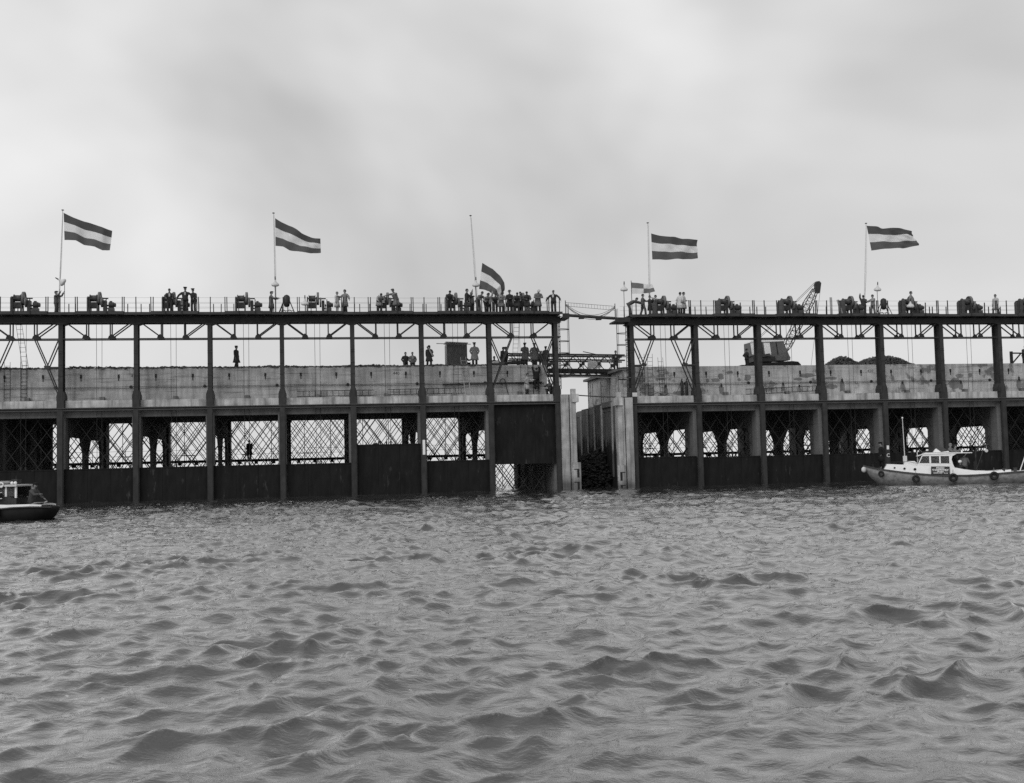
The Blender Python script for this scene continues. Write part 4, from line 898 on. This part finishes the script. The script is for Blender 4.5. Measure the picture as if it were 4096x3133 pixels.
onf('L', 32.85, -.5, DK, -5, 'person with spread legs bent over the railing beneath the flag', top='jacket', shade=.09, lean=64, arms=('rail', 'rail'), stride=.8, head=-5, legs=.06, group=G1)
onf('L', 33.35, -.5, DK, 5, 'person in a grey coat with folded arms under the tip of the flag', shade=.24, lean=42, arms=('fold', 'fold'), head=25, group=G1)
onf('L', 34.0, -.5, DK, 0, 'person in a long black overcoat and hat at the railing', shade=.03, hat='hat', hatv=.06, arms=('fold', 'fold'), H=1.72, lean=8, group=G1)
onf('L', 34.59, -.5, DK, -5, 'person in dark coat with bowed head right of the one with the hat', shade=.06, lean=50, arms=('rail', 'rail'), head=14, group=G1)
onf('L', 35.05, .3, DK, -20, 'half-hidden person behind the bowed ones near the last left winch', top='jacket', shade=.12, lean=15, arms=('down', 'down'), group=G1)
onf('L', 35.4, -.5, DK, -10, 'person in dark coat stooping in front of the last left winch', shade=.05, lean=46, arms=('rail', 'fold'), head=14, H=1.8, legs=.1, group=G1)
onf('L', 36.31, -.5, DK, 0, 'person in a long grey raincoat and pale cap looking down', shade=.15, hat='flat', hatv=.45, arms=('fold', 'fold'), lean=22, head=36, H=1.86, group=G1)
onf('L', 37.62, -.3, DK, -25, 'person in dark waistcoat suit standing alone at the end of the left deck', top='jacket', shade=.035, arms=('side', 'side'), shirt=.5, H=1.78, turn=30, group=G1)
onf('R', -.05, -.1, DQ, 75, 'person bending down at the left end of the right deck', top='jacket', shade=.08, legs=.06, lean=62, arms=('reach', 'reach'), group=G1)
onf('R', 1.0, .0, DQ, 70, 'person in overalls walking right below the signal flag', top='jacket', shade=.09, legs=.09, stride=.7, arms=('fwd', 'down'), group=G1)
onf('R', 1.52, -.2, DQ, 60, 'person in a dark dress with camera to the face', top='dress', shade=.03, H=1.6, arms=('face', 'face'), group=G1)
onf('R', 2.15, .2, DQ, -70, 'person in a pale jacket pointing left beside the first right winch', top='jacket', shade=.45, legs=.1, arms=('point', 'down'), H=1.7, group=G1)
onf('R', 3.95, -.5, DQ+.06, 120, 'left of two people in pale raincoats, seen from behind', shade=.5, legs=.03, arms=('pocket', 'pocket'), H=1.78, lean=5, group=G1)
onf('R', 4.32, -.35, DQ+.06, 75, 'right of two people in pale raincoats, in profile', shade=.38, legs=.03, arms=('fold', 'down'), H=1.8, group=G1)
onf('R', 20.29, .4, DQ, 160, 'person in dark clothes with raised arm at the right flagpole', top='jacket', shade=.04, arms=('up', 'face'), group=G1)
onf('R', 20.98, .1, DQ, -80, 'person in pale work jacket facing the right flagpole', top='jacket', shade=.24, legs=.14, arms=('fwd', 'fwd'), stride=.3, group=G1)
onf('R', 24.1, -.5, DQ+.06, 60, 'person in a grey raincoat standing tall beside the fifth right winch', shade=.2, arms=('down', 'pocket'), H=1.88, group=G1)
onf('R', 32.05, -.2, DQ, -70, 'person in a pale coat walking at the far right of the deck', shade=.38, legs=.12, stride=.7, arms=('down', 'down'), group=G1)
G2 = 'people on top of the left wall'
onf('L', 12.6, 2.7, 10.14, 60, 'lone person in dark coat and beret striding along the left wall', shade=.05, stride=.6, hat='beret', arms=('pocket', 'down'), H=1.76, group=G2)
onf('L', 26.35, 8, 10.1, 20, 'person in dark jersey, left of two seen to the waist behind the wall', top='jacket', shade=.03, arms=('hip', 'pocket'), group=G2)
onf('L', 26.95, 8, 10.1, 5, 'person in grey jacket, right of two seen to the waist behind the wall', top='jacket', shade=.12, arms=('pocket', 'pocket'), group=G2, shirt=.3)
onf('L', 27.85, 2.9, 10.14, 150, 'person in a dark coat carrying a long box left of the hut', shade=.07, arms=('down', 'hip'), H=1.74, stride=.3, turn=-60, group=G2)
onf('L', 31.05, 4.2, 10.1, 40, 'person sitting low against the right side of the hut', top='jacket', shade=.3, pose='crouch', arms=('fwd', 'fwd'), group=G2)
onf('L', 31.56, 2.7, 10.14, -5, 'tall person in a pale raincoat and beret right of the hut', shade=.33, hat='beret', arms=('pocket', 'pocket'), H=1.92, group=G2)
onf('L', 33.25, 3.2, 10.0, 10, 'person sitting on the wall top beside the canvas bundle', top='jacket', shade=.06, pose='sit', arms=('fwd', 'fwd'), group=G2)
onf('L', 33.9, 2.9, 9.95, 40, 'person in dark jacket and cap near the pipe on the wall', top='jacket', shade=.06, hat='flat', arms=('fwd', 'rail'), lean=10, group=G2)
onf('L', 34.28, 3.3, 10.0, -80, 'second person with cap near the pipe, hand at the face', top='jacket', shade=.06, hat='flat', arms=('face', 'down'), group=G2)
onf('L', 35.72, 2.6, 10.12, 170, 'tall person in a grey coat and black beret with the back turned', shade=.14, hat='beret', hatv=.02, arms=('fwd', 'down'), H=1.88, stride=.3, group=G2)
onf('L', 36.52, 2.6, 10.12, 5, 'person in a grey raincoat and black beret facing out', shade=.16, hat='beret', hatv=.02, arms=('pocket', 'pocket'), H=1.84, group=G2)
onf('L', 37.28, 3.6, 9.9, -10, 'bare-headed person half hidden by the last column', top='jacket', shade=.07, hair=.3, arms=('down', 'down'), H=1.55, group=G2)
onf('L', 37.55, 3.0, 10.0, 150, 'person with cap behind the knee braces of the last left column', top='jacket', shade=.07, hat='flat', arms=('down', 'down'), group=G2)
onf('L', 35.55, 1.15, 7.63, 60, 'person in a pale coat standing on the ledge of the left caisson', shade=.42, legs=.04, arms=('fwd', 'pocket'), lean=6, group=G2)
onf('L', 36.44, 1.5, 8.1, 180, 'person in black climbing the wall ladder near the gap', top='jacket', shade=.018, legs=.018, arms=('climb', 'climb'), group=G2)
onf('L', 37.35, .95, 7.63, -40, 'person crouching on the ledge beside the last left column', top='jacket', shade=.07, pose='crouch', hat='flat', hatv=.3, arms=('fwd', 'fwd'), lean=15, group=G2)
onf('L', 44.3, 5.9, 9.9, -15, 'person in dark jacket leaning on the footbridge rail', top='jacket', shade=.04, arms=('rail', 'rail'), lean=10, shirt=.4, turn=35)
onf('R', 11.62, 5, 9.8, 100, 'person in dark overalls with hand on hip beside the crane', top='jacket', shade=.035, arms=('hip', 'hip'), H=1.74, turn=-20)
onf('L', 12.62, 20.2, 3.18, 30, 'person in dark coat silhouetted on the walkway inside a culvert', shade=.02, legs=.02, arms=('pocket', 'down'), H=1.76)
onf('L', 23.15, 1.2, 2.85, 60, 'person in dark jacket crouched behind the half-raised gate', top='jacket', shade=.02, arms=('fwd', 'fwd'), lean=70, H=1.7)
onf('R', 38.0, 5, 9.9, 0, 'person in dark clothes at the very right edge on the wall', top='jacket', shade=.05, lean=15, arms=('rail', 'rail'))
# the long box carried left of the hut
bx_ = thing('instrument_case', 'long dark case with pale side carried on a shoulder', 'case', wp('L', 28.15, 2.75, 10.95), ANG)
MB().box(-.1, .1, -.1, .1, 0, .95).build('case_body', MACH_D, bx_); MB().box(-.055, .055, -.115, -.102, .08, .87).build('pale_side', OFFW, bx_); bx_.rotation_euler = (0, R(-26), ANG)
# ------------------------------------------------------------------ motor launch on the right
BA = R(-16); BO = Vector((25.2, 80.9, 0))
def bw_(u, t, z): return Vector((BO.x+u*math.cos(BA)-t*math.sin(BA), BO.y+u*math.sin(BA)+t*math.cos(BA), z))
bt = thing('motor_launch', 'white and grey motor launch with tyre fenders, name board on its side', 'boat', BO, BA)
U = [-.65, -.3, .3, 1.0, 2.0, 3.2, 4.6, 6.2, 7.8, 9.2, 10.4, 11.0]
BH = [.06, .35, .72, 1.0, 1.22, 1.36, 1.42, 1.42, 1.38, 1.28, 1.1, .95]
SHR = [1.40, 1.28, 1.15, 1.03, .87, .72, .60, .58, .66, .75, .82, .86]
KEE = [1.15, .55, .02, -.25, -.4, -.45, -.45, -.45, -.42, -.35, -.1, .1]
sec = lambda i, w0=1.0: [(U[i], -BH[i]*w0, SHR[i]), (U[i], -BH[i]*.93, SHR[i]*.62+KEE[i]*.38), (U[i]+.05, -BH[i]*.72, SHR[i]*.25+KEE[i]*.75), (U[i]+.1, -.04, KEE[i]), (U[i]+.1, .04, KEE[i]), (U[i]+.05, BH[i]*.72, SHR[i]*.25+KEE[i]*.75), (U[i], BH[i]*.93, SHR[i]*.62+KEE[i]*.38), (U[i], BH[i]*w0, SHR[i])]
MB().loft([sec(i) for i in range(len(U))]).build('hull', HULL, bt, True)
rb = MB()
for sg in (-1, 1): rb.loft([[(U[i], sg*(BH[i]+o_), SHR[i]+z_) for o_, z_ in ((-.03, -.05), (.05, -.05), (.05, .045), (-.03, .045))] for i in range(len(U))])
rb.build('rubbing_strake', MACH, bt)
# foredeck and raised white side with portholes
WU = [.72, .95, 1.95, 2.9, 3.7, 4.9, 5.3, 5.9, 6.5, 7.2, 7.9, 8.3, 8.8]; WT = [1.12, 1.46, 1.39, 1.33, 1.27, 1.22, 1.12, .99, .90, .86, .86, .88, .92]
bwid = lambda u: np.interp(u, U, BH); bsh = lambda u: np.interp(u, U, SHR)
for sg in (-1, 1):
    MB().loft([[(u, sg*(bwid(u)-.02), bsh(u)+.046), (u, sg*(bwid(u)-.08), bsh(u)+.046), (u, sg*(bwid(u)-.12), z), (u, sg*(bwid(u)-.06), z)] for u, z in zip(WU, WT)]).build('topside', WHITE, bt)
MB().loft([[(u, -(bwid(u)-.1), z-.02), (u, bwid(u)-.1, z-.02), (u, bwid(u)-.1, z-.08), (u, -(bwid(u)-.1), z-.08)] for u, z in ((.93, 1.44), (1.95, 1.38), (2.95, 1.33))]).build('foredeck', OFFW, bt)
MB().loft([[(u, -(bwid(u)-.04), bsh(u)+.03), (u, bwid(u)-.04, bsh(u)+.03), (u, bwid(u)-.04, bsh(u)-.02), (u, -(bwid(u)-.04), bsh(u)-.02)] for u in (-.6, -.3, .3, .74)]).build('bow_deck', MACH, bt)
MB().prism([(.74, 1.1), (.8, 1.1), (.98, 1.44), (.92, 1.44)], 'y', -.85, .85).build('deck_break', WHITE, bt)
MB().box(5.2, 8.9, -1.2, 1.2, .3, .35).build('cockpit_floor', WOOD, bt)
MB().loft([[(u, -(bwid(u)-.05), bsh(u)+.04), (u, bwid(u)-.05, bsh(u)+.04), (u, bwid(u)-.05, bsh(u)-.02), (u, -(bwid(u)-.05), bsh(u)-.02)] for u in (8.7, 9.2, 10.4, 10.98)]).build('stern_deck', OFFW, bt)
for u, z, r in ((1.4, 1.19, .075), (2.04, 1.12, .088), (2.71, 1.06, .105)):
    y = -(bwid(u)-.045); ph_ = MB().lathe([(r, y-.02), (r, y+.03)], 18, (u, 0, z), 'y').build('porthole', BLACK, bt); MB().torus((u, y-.02, z), r, .012, 'y', 18, 5).build('porthole_rim', WHITE, ph_)
# cabin
cy = .92
cab = MB()
sidep = [(2.87, 1.28), (3.26, 2.06), (5.5, 2.06), (5.2, 1.92), (5.12, 1.69), (5.2, 1.42), (5.32, 1.12)]
def side_with_windows(y0, y1):
    # pillars, sill and header around three windows
    m_ = MB()
    m_.prism([(2.87, 1.28), (5.3, 1.12), (5.18, 1.40), (2.98, 1.47)], 'y', y0, y1)
    m_.prism([(3.2, 1.95), (5.18, 1.91), (5.5, 2.08), (3.26, 2.08)], 'y', y0, y1)
    m_.prism([(2.95, 1.42), (3.03, 1.46), (3.27, 1.96), (3.2, 1.97)], 'y', y0, y1)
    for a, b, c_ in ((3.69, 3.80, 0), (4.33, 4.42, 0)): m_.box(a, b, y0, y1, 1.40, 1.96)
    m_.prism([(4.97, 1.40), (5.19, 1.40), (5.12, 1.69), (5.19, 1.93), (4.97, 1.93)], 'y', y0, y1)
    return m_
for y0, y1 in ((-cy, -cy+.06), (cy-.06, cy)): side_with_windows(y0, y1).build('cabin_side', WHITE, bt)
for a, b in ((3.05, 3.69), (3.8, 4.33), (4.42, 4.97)):
    sl_ = .2 if a < 3.1 else 0
    for y in (-cy+.028, cy-.032): MB().prism([(a, 1.44), (b, 1.42), (b, 1.95), (a+sl_, 1.96)], 'y', y, y+.006).build('cabin_window', GLASS, bt)
MB().prism([(2.9, 1.28), (2.95, 1.28), (3.3, 2.05), (3.25, 2.05)], 'y', -cy+.06, -.05).build('windscreen', GLASS, bt); MB().prism([(2.9, 1.28), (2.95, 1.28), (3.3, 2.05), (3.25, 2.05)], 'y', .05, cy-.06).build('windscreen', GLASS, bt)
MB().prism([(2.92, 1.97), (3.3, 2.09), (3.45, 2.19), (5.4, 2.15), (6.45, 2.13), (6.45, 2.08), (5.4, 2.085), (3.3, 2.06), (2.95, 1.94)], 'y', -cy-.04, cy+.04).build('cabin_roof', WHITE, bt)
MB().prism([(5.95, 2.085), (6.3, 2.085), (6.05, 1.75)], 'y', .8, .85).build('roof_bracket', WHITE, bt)
MB().box(5.02, 5.06, -cy+.07, cy-.07, .5, 2.05).build('cabin_bulkhead', MACH_D, bt)
MB().box(3.2, 5.0, .5, .85, .6, 1.35).build('cabin_bench', MACH_D, bt)
ht = MB().prism([(3.88, 2.2), (4.0, 2.2), (4.15, 2.42), (4.55, 2.56), (4.6, 2.5), (4.98, 2.25), (5.0, 2.18)], 'y', -.62, .1).build('roof_hatch', WHITE, bt)
MB().prism([(4.18, 2.47), (4.55, 2.575), (4.97, 2.27), (4.5, 2.21)], 'y', -.64, -.622).build('hatch_panel', MACH, ht)
MB().ball((3.62, -.2, 2.32), (.09, .09, .11), 10).build('horn', WHITE, bt, True); MB().box(3.3, 3.75, -.4, .3, 2.19, 2.3).build('roof_box', BLACK, bt)
MB().lathe([(.06, 2.12), (.06, 2.28), (.09, 2.3), (.09, 2.32)], 10, (5.85, -.4, 0)).build('vent', WHITE, bt)
MB().prism([(2.02, 1.37), (2.12, 1.62), (2.75, 1.62), (2.98, 1.42), (2.98, 1.34)], 'y', -.6, .4).build('engine_hatch', WHITE, bt)
for u in (2.3, 2.55): MB().lathe([(.085, 1.622), (.085, 1.64)], 14, (u, -.2, 0)).build('deck_vent', MACH, bt)
mst = MB().tube([(2.15, -.1, 1.4), (2.1, -.1, 4.6)], [.035, .022], 8).build('mast', OFFW, bt); MB().ball((2.1, -.1, 4.65), .06, 8).build('mast_light', WHITE, mst)
MB().box(2.02, 2.28, -.25, .05, 1.38, 2.0).build('mast_foot', OFFW, bt)
MB().tube([(2.12, -.1, 3.4), (.5, 0, 1.7), (-.3, 0, 1.4)], .01, 4).build('forestay', STEEL, bt); MB().tube([(2.95, -.5, 1.5), (2.95, -.5, 2.25)], .03, 6).build('stanchion', OFFW, bt)
MB().tube([(1.1, -.6, 1.46), (1.2, -.6, 1.62), (2.3, -.75, 1.6), (2.9, -.8, 1.46)], .015, 5).build('grab_rail', BLACK, bt)
cr = MB(); rg = random.Random(2)
for i in range(9): cr.torus((1.25+rg.random()*.7, -.2+rg.uniform(-.3, .2), 1.5+rg.random()*.06), .13+rg.random()*.08, .022, 'z', 14, 5)
cr.build('rope_coil', BLACK, bt)
sg_ = MB().prism([(3.73, .69), (4.92, .64), (4.93, 1.205), (3.74, 1.235)], 'y', -1.47, -1.45).build('name_board', MACH_D, bt)
for tx, sz, u, z in (('INGRID', .155, 4.33, 1.12), ('NV AANNEMERSBEDRIJF v/h', .085, 4.33, 1.015), ('T.L. DE BEEM & ZN uw BOOT', .078, 4.33, .935), ('BRUINISSE', .085, 4.33, .855), ('SCHIPPER  J. HAGE     TEL. 128', .07, 4.33, .775)):
    text_mesh(tx, sz, 'lettering', WHITE, sg_, (u, -1.473, z), (R(90), R(1.8), 0), bold=.004)
for u, z, r in ((.51, .79, .22), (2.74, .42, .26), (5.12, .46, .29), (7.7, .52, .29)):
    y = -(bwid(u)+.1); ty = MB().torus((0, 0, 0), r*.72, r*.3, 'y', 22, 10).build('tyre_fender', RUBB, bt, True, (u, y, z)); ty.rotation_euler = (R(8), 0, R(-24) if u < 1 else 0)
    MB().tube([(0, 0, r*.6), (0, .06, r+.25)], .015, 4).build('fender_rope', ROPE, ty)
MB().ball((-.62, -.22, 1.1), (.17, .17, .2), 14).build('bow_fender', OFFW, bt, True)
MB().lathe([(.1, 1.28), (.08, 1.34), (.08, 1.55), (.15, 1.58), (.15, 1.61)], 12, (.02, 0, 0)).build('bow_bollard', BLACK, bt)
for u, y, z in ((8.36, -1.2, .68), (9.1, -.9, .72)): MB().lathe([(.11, z), (.11, z+.26), (.15, z+.27), (.15, z+.31)], 12, (u, y, 0)).build('bollard', MACH, bt)
MB().tube([(6.8, .8, .5), (6.83, .8, 2.1), (7.0, .8, 2.4), (7.3, .8, 2.58), (7.7, .8, 2.64)], .05, 8).build('davit', MACH_D, bt); MB().tube([(6.8, .5, .9), (7.45, .8, 2.55)], .025, 5).build('davit_stay', MACH_D, bt)
MB().tube([(7.55, .8, 2.6), (7.55, .8, 2.35)], .012, 4).lathe([(.11, -.03), (.11, .03)], 14, (7.55, .8, 2.22), 'y').build('pulley_block', OFFW, bt)
MB().tube([(6.7, -1.0, 1.0), (7.4, -.95, .86), (8.2, -.9, .84), (9.2, -.6, .9)], .03, 6).build('tow_rail', BLACK, bt); MB().bar((6.6, -.6, .4), (6.6, -.6, 1.5), .12).build('tow_post', BLACK, bt)
MB().bar((9.4, -.8, .8), (9.9, -.7, 2.1), .05).build('flagstaff', WHITE, bt)
def onb(u, t, z, h, label, **k): return person(bw_(u, t, z), BA+math.pi+R(h), label, **k)
G3 = 'people aboard the launch'
onb(.6, .1, 1.18, -70, 'person in black with peaked cap standing on the bow of the launch', top='coat', shade=.012, legs=.012, hat='cap', hatv=.012, arms=('pocket', 'down'), H=1.78, group=G3)
onb(5.95, -.45, .36, 165, 'person in grey jacket standing in the stern with the back turned', top='jacket', shade=.13, legs=.05, arms=('fwd', 'rail'), H=1.72, lean=4, group=G3)
onb(5.2, .55, 1.02, 60, 'bare-headed person standing behind the launch cabin roof', top='jacket', shade=.13, arms=('fwd', 'fwd'), hair=.2, group=G3)
onb(5.48, .35, .92, 75, 'person in grey jacket photographing over the launch cabin roof', top='jacket', shade=.13, arms=('face', 'face'), group=G3)
onb(5.55, -.7, .36, -60, 'crouching person with white headgear beside the cabin door of the launch', top='jacket', shade=.03, pose='crouch', hat='scarf', hatv=.75, arms=('fwd', 'fwd'), group=G3)
onb(3.55, -.1, .28, -60, 'person with pale headscarf behind the cabin window of the launch', top='jacket', shade=.1, arms=('fwd', 'fwd'), hat='scarf', hatv=.6, H=1.72, group=G3)

# ------------------------------------------------------------------ workboat cut by the left edge
AA = R(-8); AO = Vector((-20.75, 53.8, 0))
wb = thing('workboat', 'black workboat with white wheelhouse entering at the left edge', 'boat', AO, AA)
U2 = [-7.5, -6.5, -5, -3.5, -2.2, -1.5, -1.0, -.7]; B2 = [.5, 1.0, 1.25, 1.25, 1.12, .95, .7, .38]; S2 = [.75, .6, .52, .51, .61, .62, .60, .57]; K2 = [.1, -.3, -.4, -.4, -.38, -.3, -.02, .28]
MB().loft([[(U2[i], -B2[i], S2[i]), (U2[i]-.02, -B2[i]*.96, S2[i]*.5+K2[i]*.5), (U2[i]-.04, -B2[i]*.7, S2[i]*.15+K2[i]*.85), (U2[i]-.05, 0, K2[i]), (U2[i]-.04, B2[i]*.7, S2[i]*.15+K2[i]*.85), (U2[i]-.02, B2[i]*.96, S2[i]*.5+K2[i]*.5), (U2[i], B2[i], S2[i])] for i in range(8)]).build('hull', HULLB, wb, True)
rb = MB()
for sg in (-1, 1): rb.loft([[(U2[i], sg*(B2[i]+a), S2[i]+z) for a, z in ((-.04, -.02), (.04, -.02), (.04, .035), (-.04, .035))] for i in range(8)])
rb.build('rubbing_strake', MACH, wb)
for sg in (-1, 1):
    MB().loft([[(u, sg*(np.interp(u, U2, B2)-a), np.interp(u, U2, S2)+z) for a, z in ((.06, .036), (.12, .036), (.14, h), (.08, h))] for u, h in ((-7, .24), (-5, .25), (-3.5, .28), (-2.5, .16), (-1.5, .13), (-1.05, .11))]).build('bulwark', WHITE, wb)
MB().loft([[(u, -(np.interp(u, U2, B2)-.1), np.interp(u, U2, S2)-.02), (u, np.interp(u, U2, B2)-.1, np.interp(u, U2, S2)-.02), (u, np.interp(u, U2, B2)-.1, np.interp(u, U2, S2)-.06), (u, -(np.interp(u, U2, B2)-.1), np.interp(u, U2, S2)-.06)] for u in (-7, -5, -3.5, -2.2, -1.2, -.8)]).build('deck', WOOD, wb)
MB().prism([(-5.5, .55), (-2.25, .55), (-2.25, 1.0), (-2.6, 1.12), (-5.5, 1.12)], 'y', -.7, .7).build('cabin_trunk', MACH_D, wb)
MB().prism([(-5.5, 1.6), (-2.2, 1.58), (-2.18, 1.66), (-5.5, 1.72)], 'y', -.8, .8).build('cabin_roof', OFFW, wb)
MB().box(-5.4, -2.3, .55, .6, 1.1, 1.6).build('dark_window_backing', MACH_D, wb); MB().box(-5.4, -3.05, -.75, .75, 1.722, 1.84).build('roof_locker', OFFW, wb)  # dark panel added behind the windows; the cabin's inner shade is in its colour
for u in (-2.79, -2.3, -4.4): 
    for y in (-.68, .62): MB().box(u-.045, u+.045, y, y+.06, 1.05, 1.6).build('cabin_post', WHITE, wb)
for a, b in ((-2.74, -2.35), (-4.35, -2.84)): MB().box(a, b, -.66, -.65, 1.12, 1.59).build('cabin_window', GLASS, wb)
MB().tube([(-3.75, -.95, 1.88), (-3.55, -.95, 1.92), (-3.42, -.95, 1.86), (-3.35, -.95, 1.7), (-3.33, -.95, 1.5), (-3.33, -.95, .7)], .055, 8).build('davit', WHITE, wb)
MB().lathe([(.05, 1.84), (.03, 1.9), (.07, 1.93), (.08, 2.05), (.05, 2.1), (.06, 2.11)], 10, (-3.42, -.4, 0)).build('roof_lamp', MACH, wb)
wn = MB().lathe([(.16, -.0), (.16, .03), (.1, .03), (.1, .3), (.16, .3), (.16, .33)], 12, (-3.3, -.8, 1.15), 'x').build('hand_winch', MACH_D, wb); MB().box(-3.4, -2.85, -.9, -.86, 1.02, 1.06).box(-3.4, -2.85, -.9, -.86, 1.3, 1.33).box(-3.42, -3.36, -.92, -.84, .75, 1.35).build('winch_frame', OFFW, wn)
MB().box(-3.0, -2.72, .1, .5, 1.66, 1.92).build('crate', MACH_D, wb)
for u in (-2.62, -2.45): MB().ball((u, -.45, 1.74), .075, 10).build('roof_float', WHITE, wb, True)
lb = MB().torus((-2.93, -.82, 1.66), .1, .03, 'y', 18, 6).build('lifebuoy', WHITE, wb, True)
MB().prism([(-2.88, .66), (-2.75, .6), (-2.72, .22), (-2.8, .2), (-2.9, .35)], 'y', -1.35, -1.2).build('mat_fender', BLACK, wb)
cr = MB()
for i in range(6): cr.torus((-1.55+.05*i, -.4, .7+.02*i), .2, .025, 'z', 14, 5)
cr.build('rope_coil', ROPE, wb); MB().bar((-1.5, -.2, .66), (-.95, -.3, .86), .05).build('tiller', WOODL, wb)
def ona(u, t, z, h, label, **k): return person(Vector((AO.x+u*math.cos(AA)-t*math.sin(AA), AO.y+u*math.sin(AA)+t*math.cos(AA), z)), AA+math.pi+R(h), label, **k)
ona(-1.8, -.1, 0.0, 80, 'person in grey jersey and cap at the stern of the black workboat', top='jacket', shade=.07, hat='flat', hatv=.012, arms=('rail', 'fwd'), lean=14, H=1.72)
ona(-3.15, .1, .0, 90, 'dark figure inside the wheelhouse of the black workboat', top='jacket', shade=.01, arms=('fwd', 'fwd'), H=1.62)
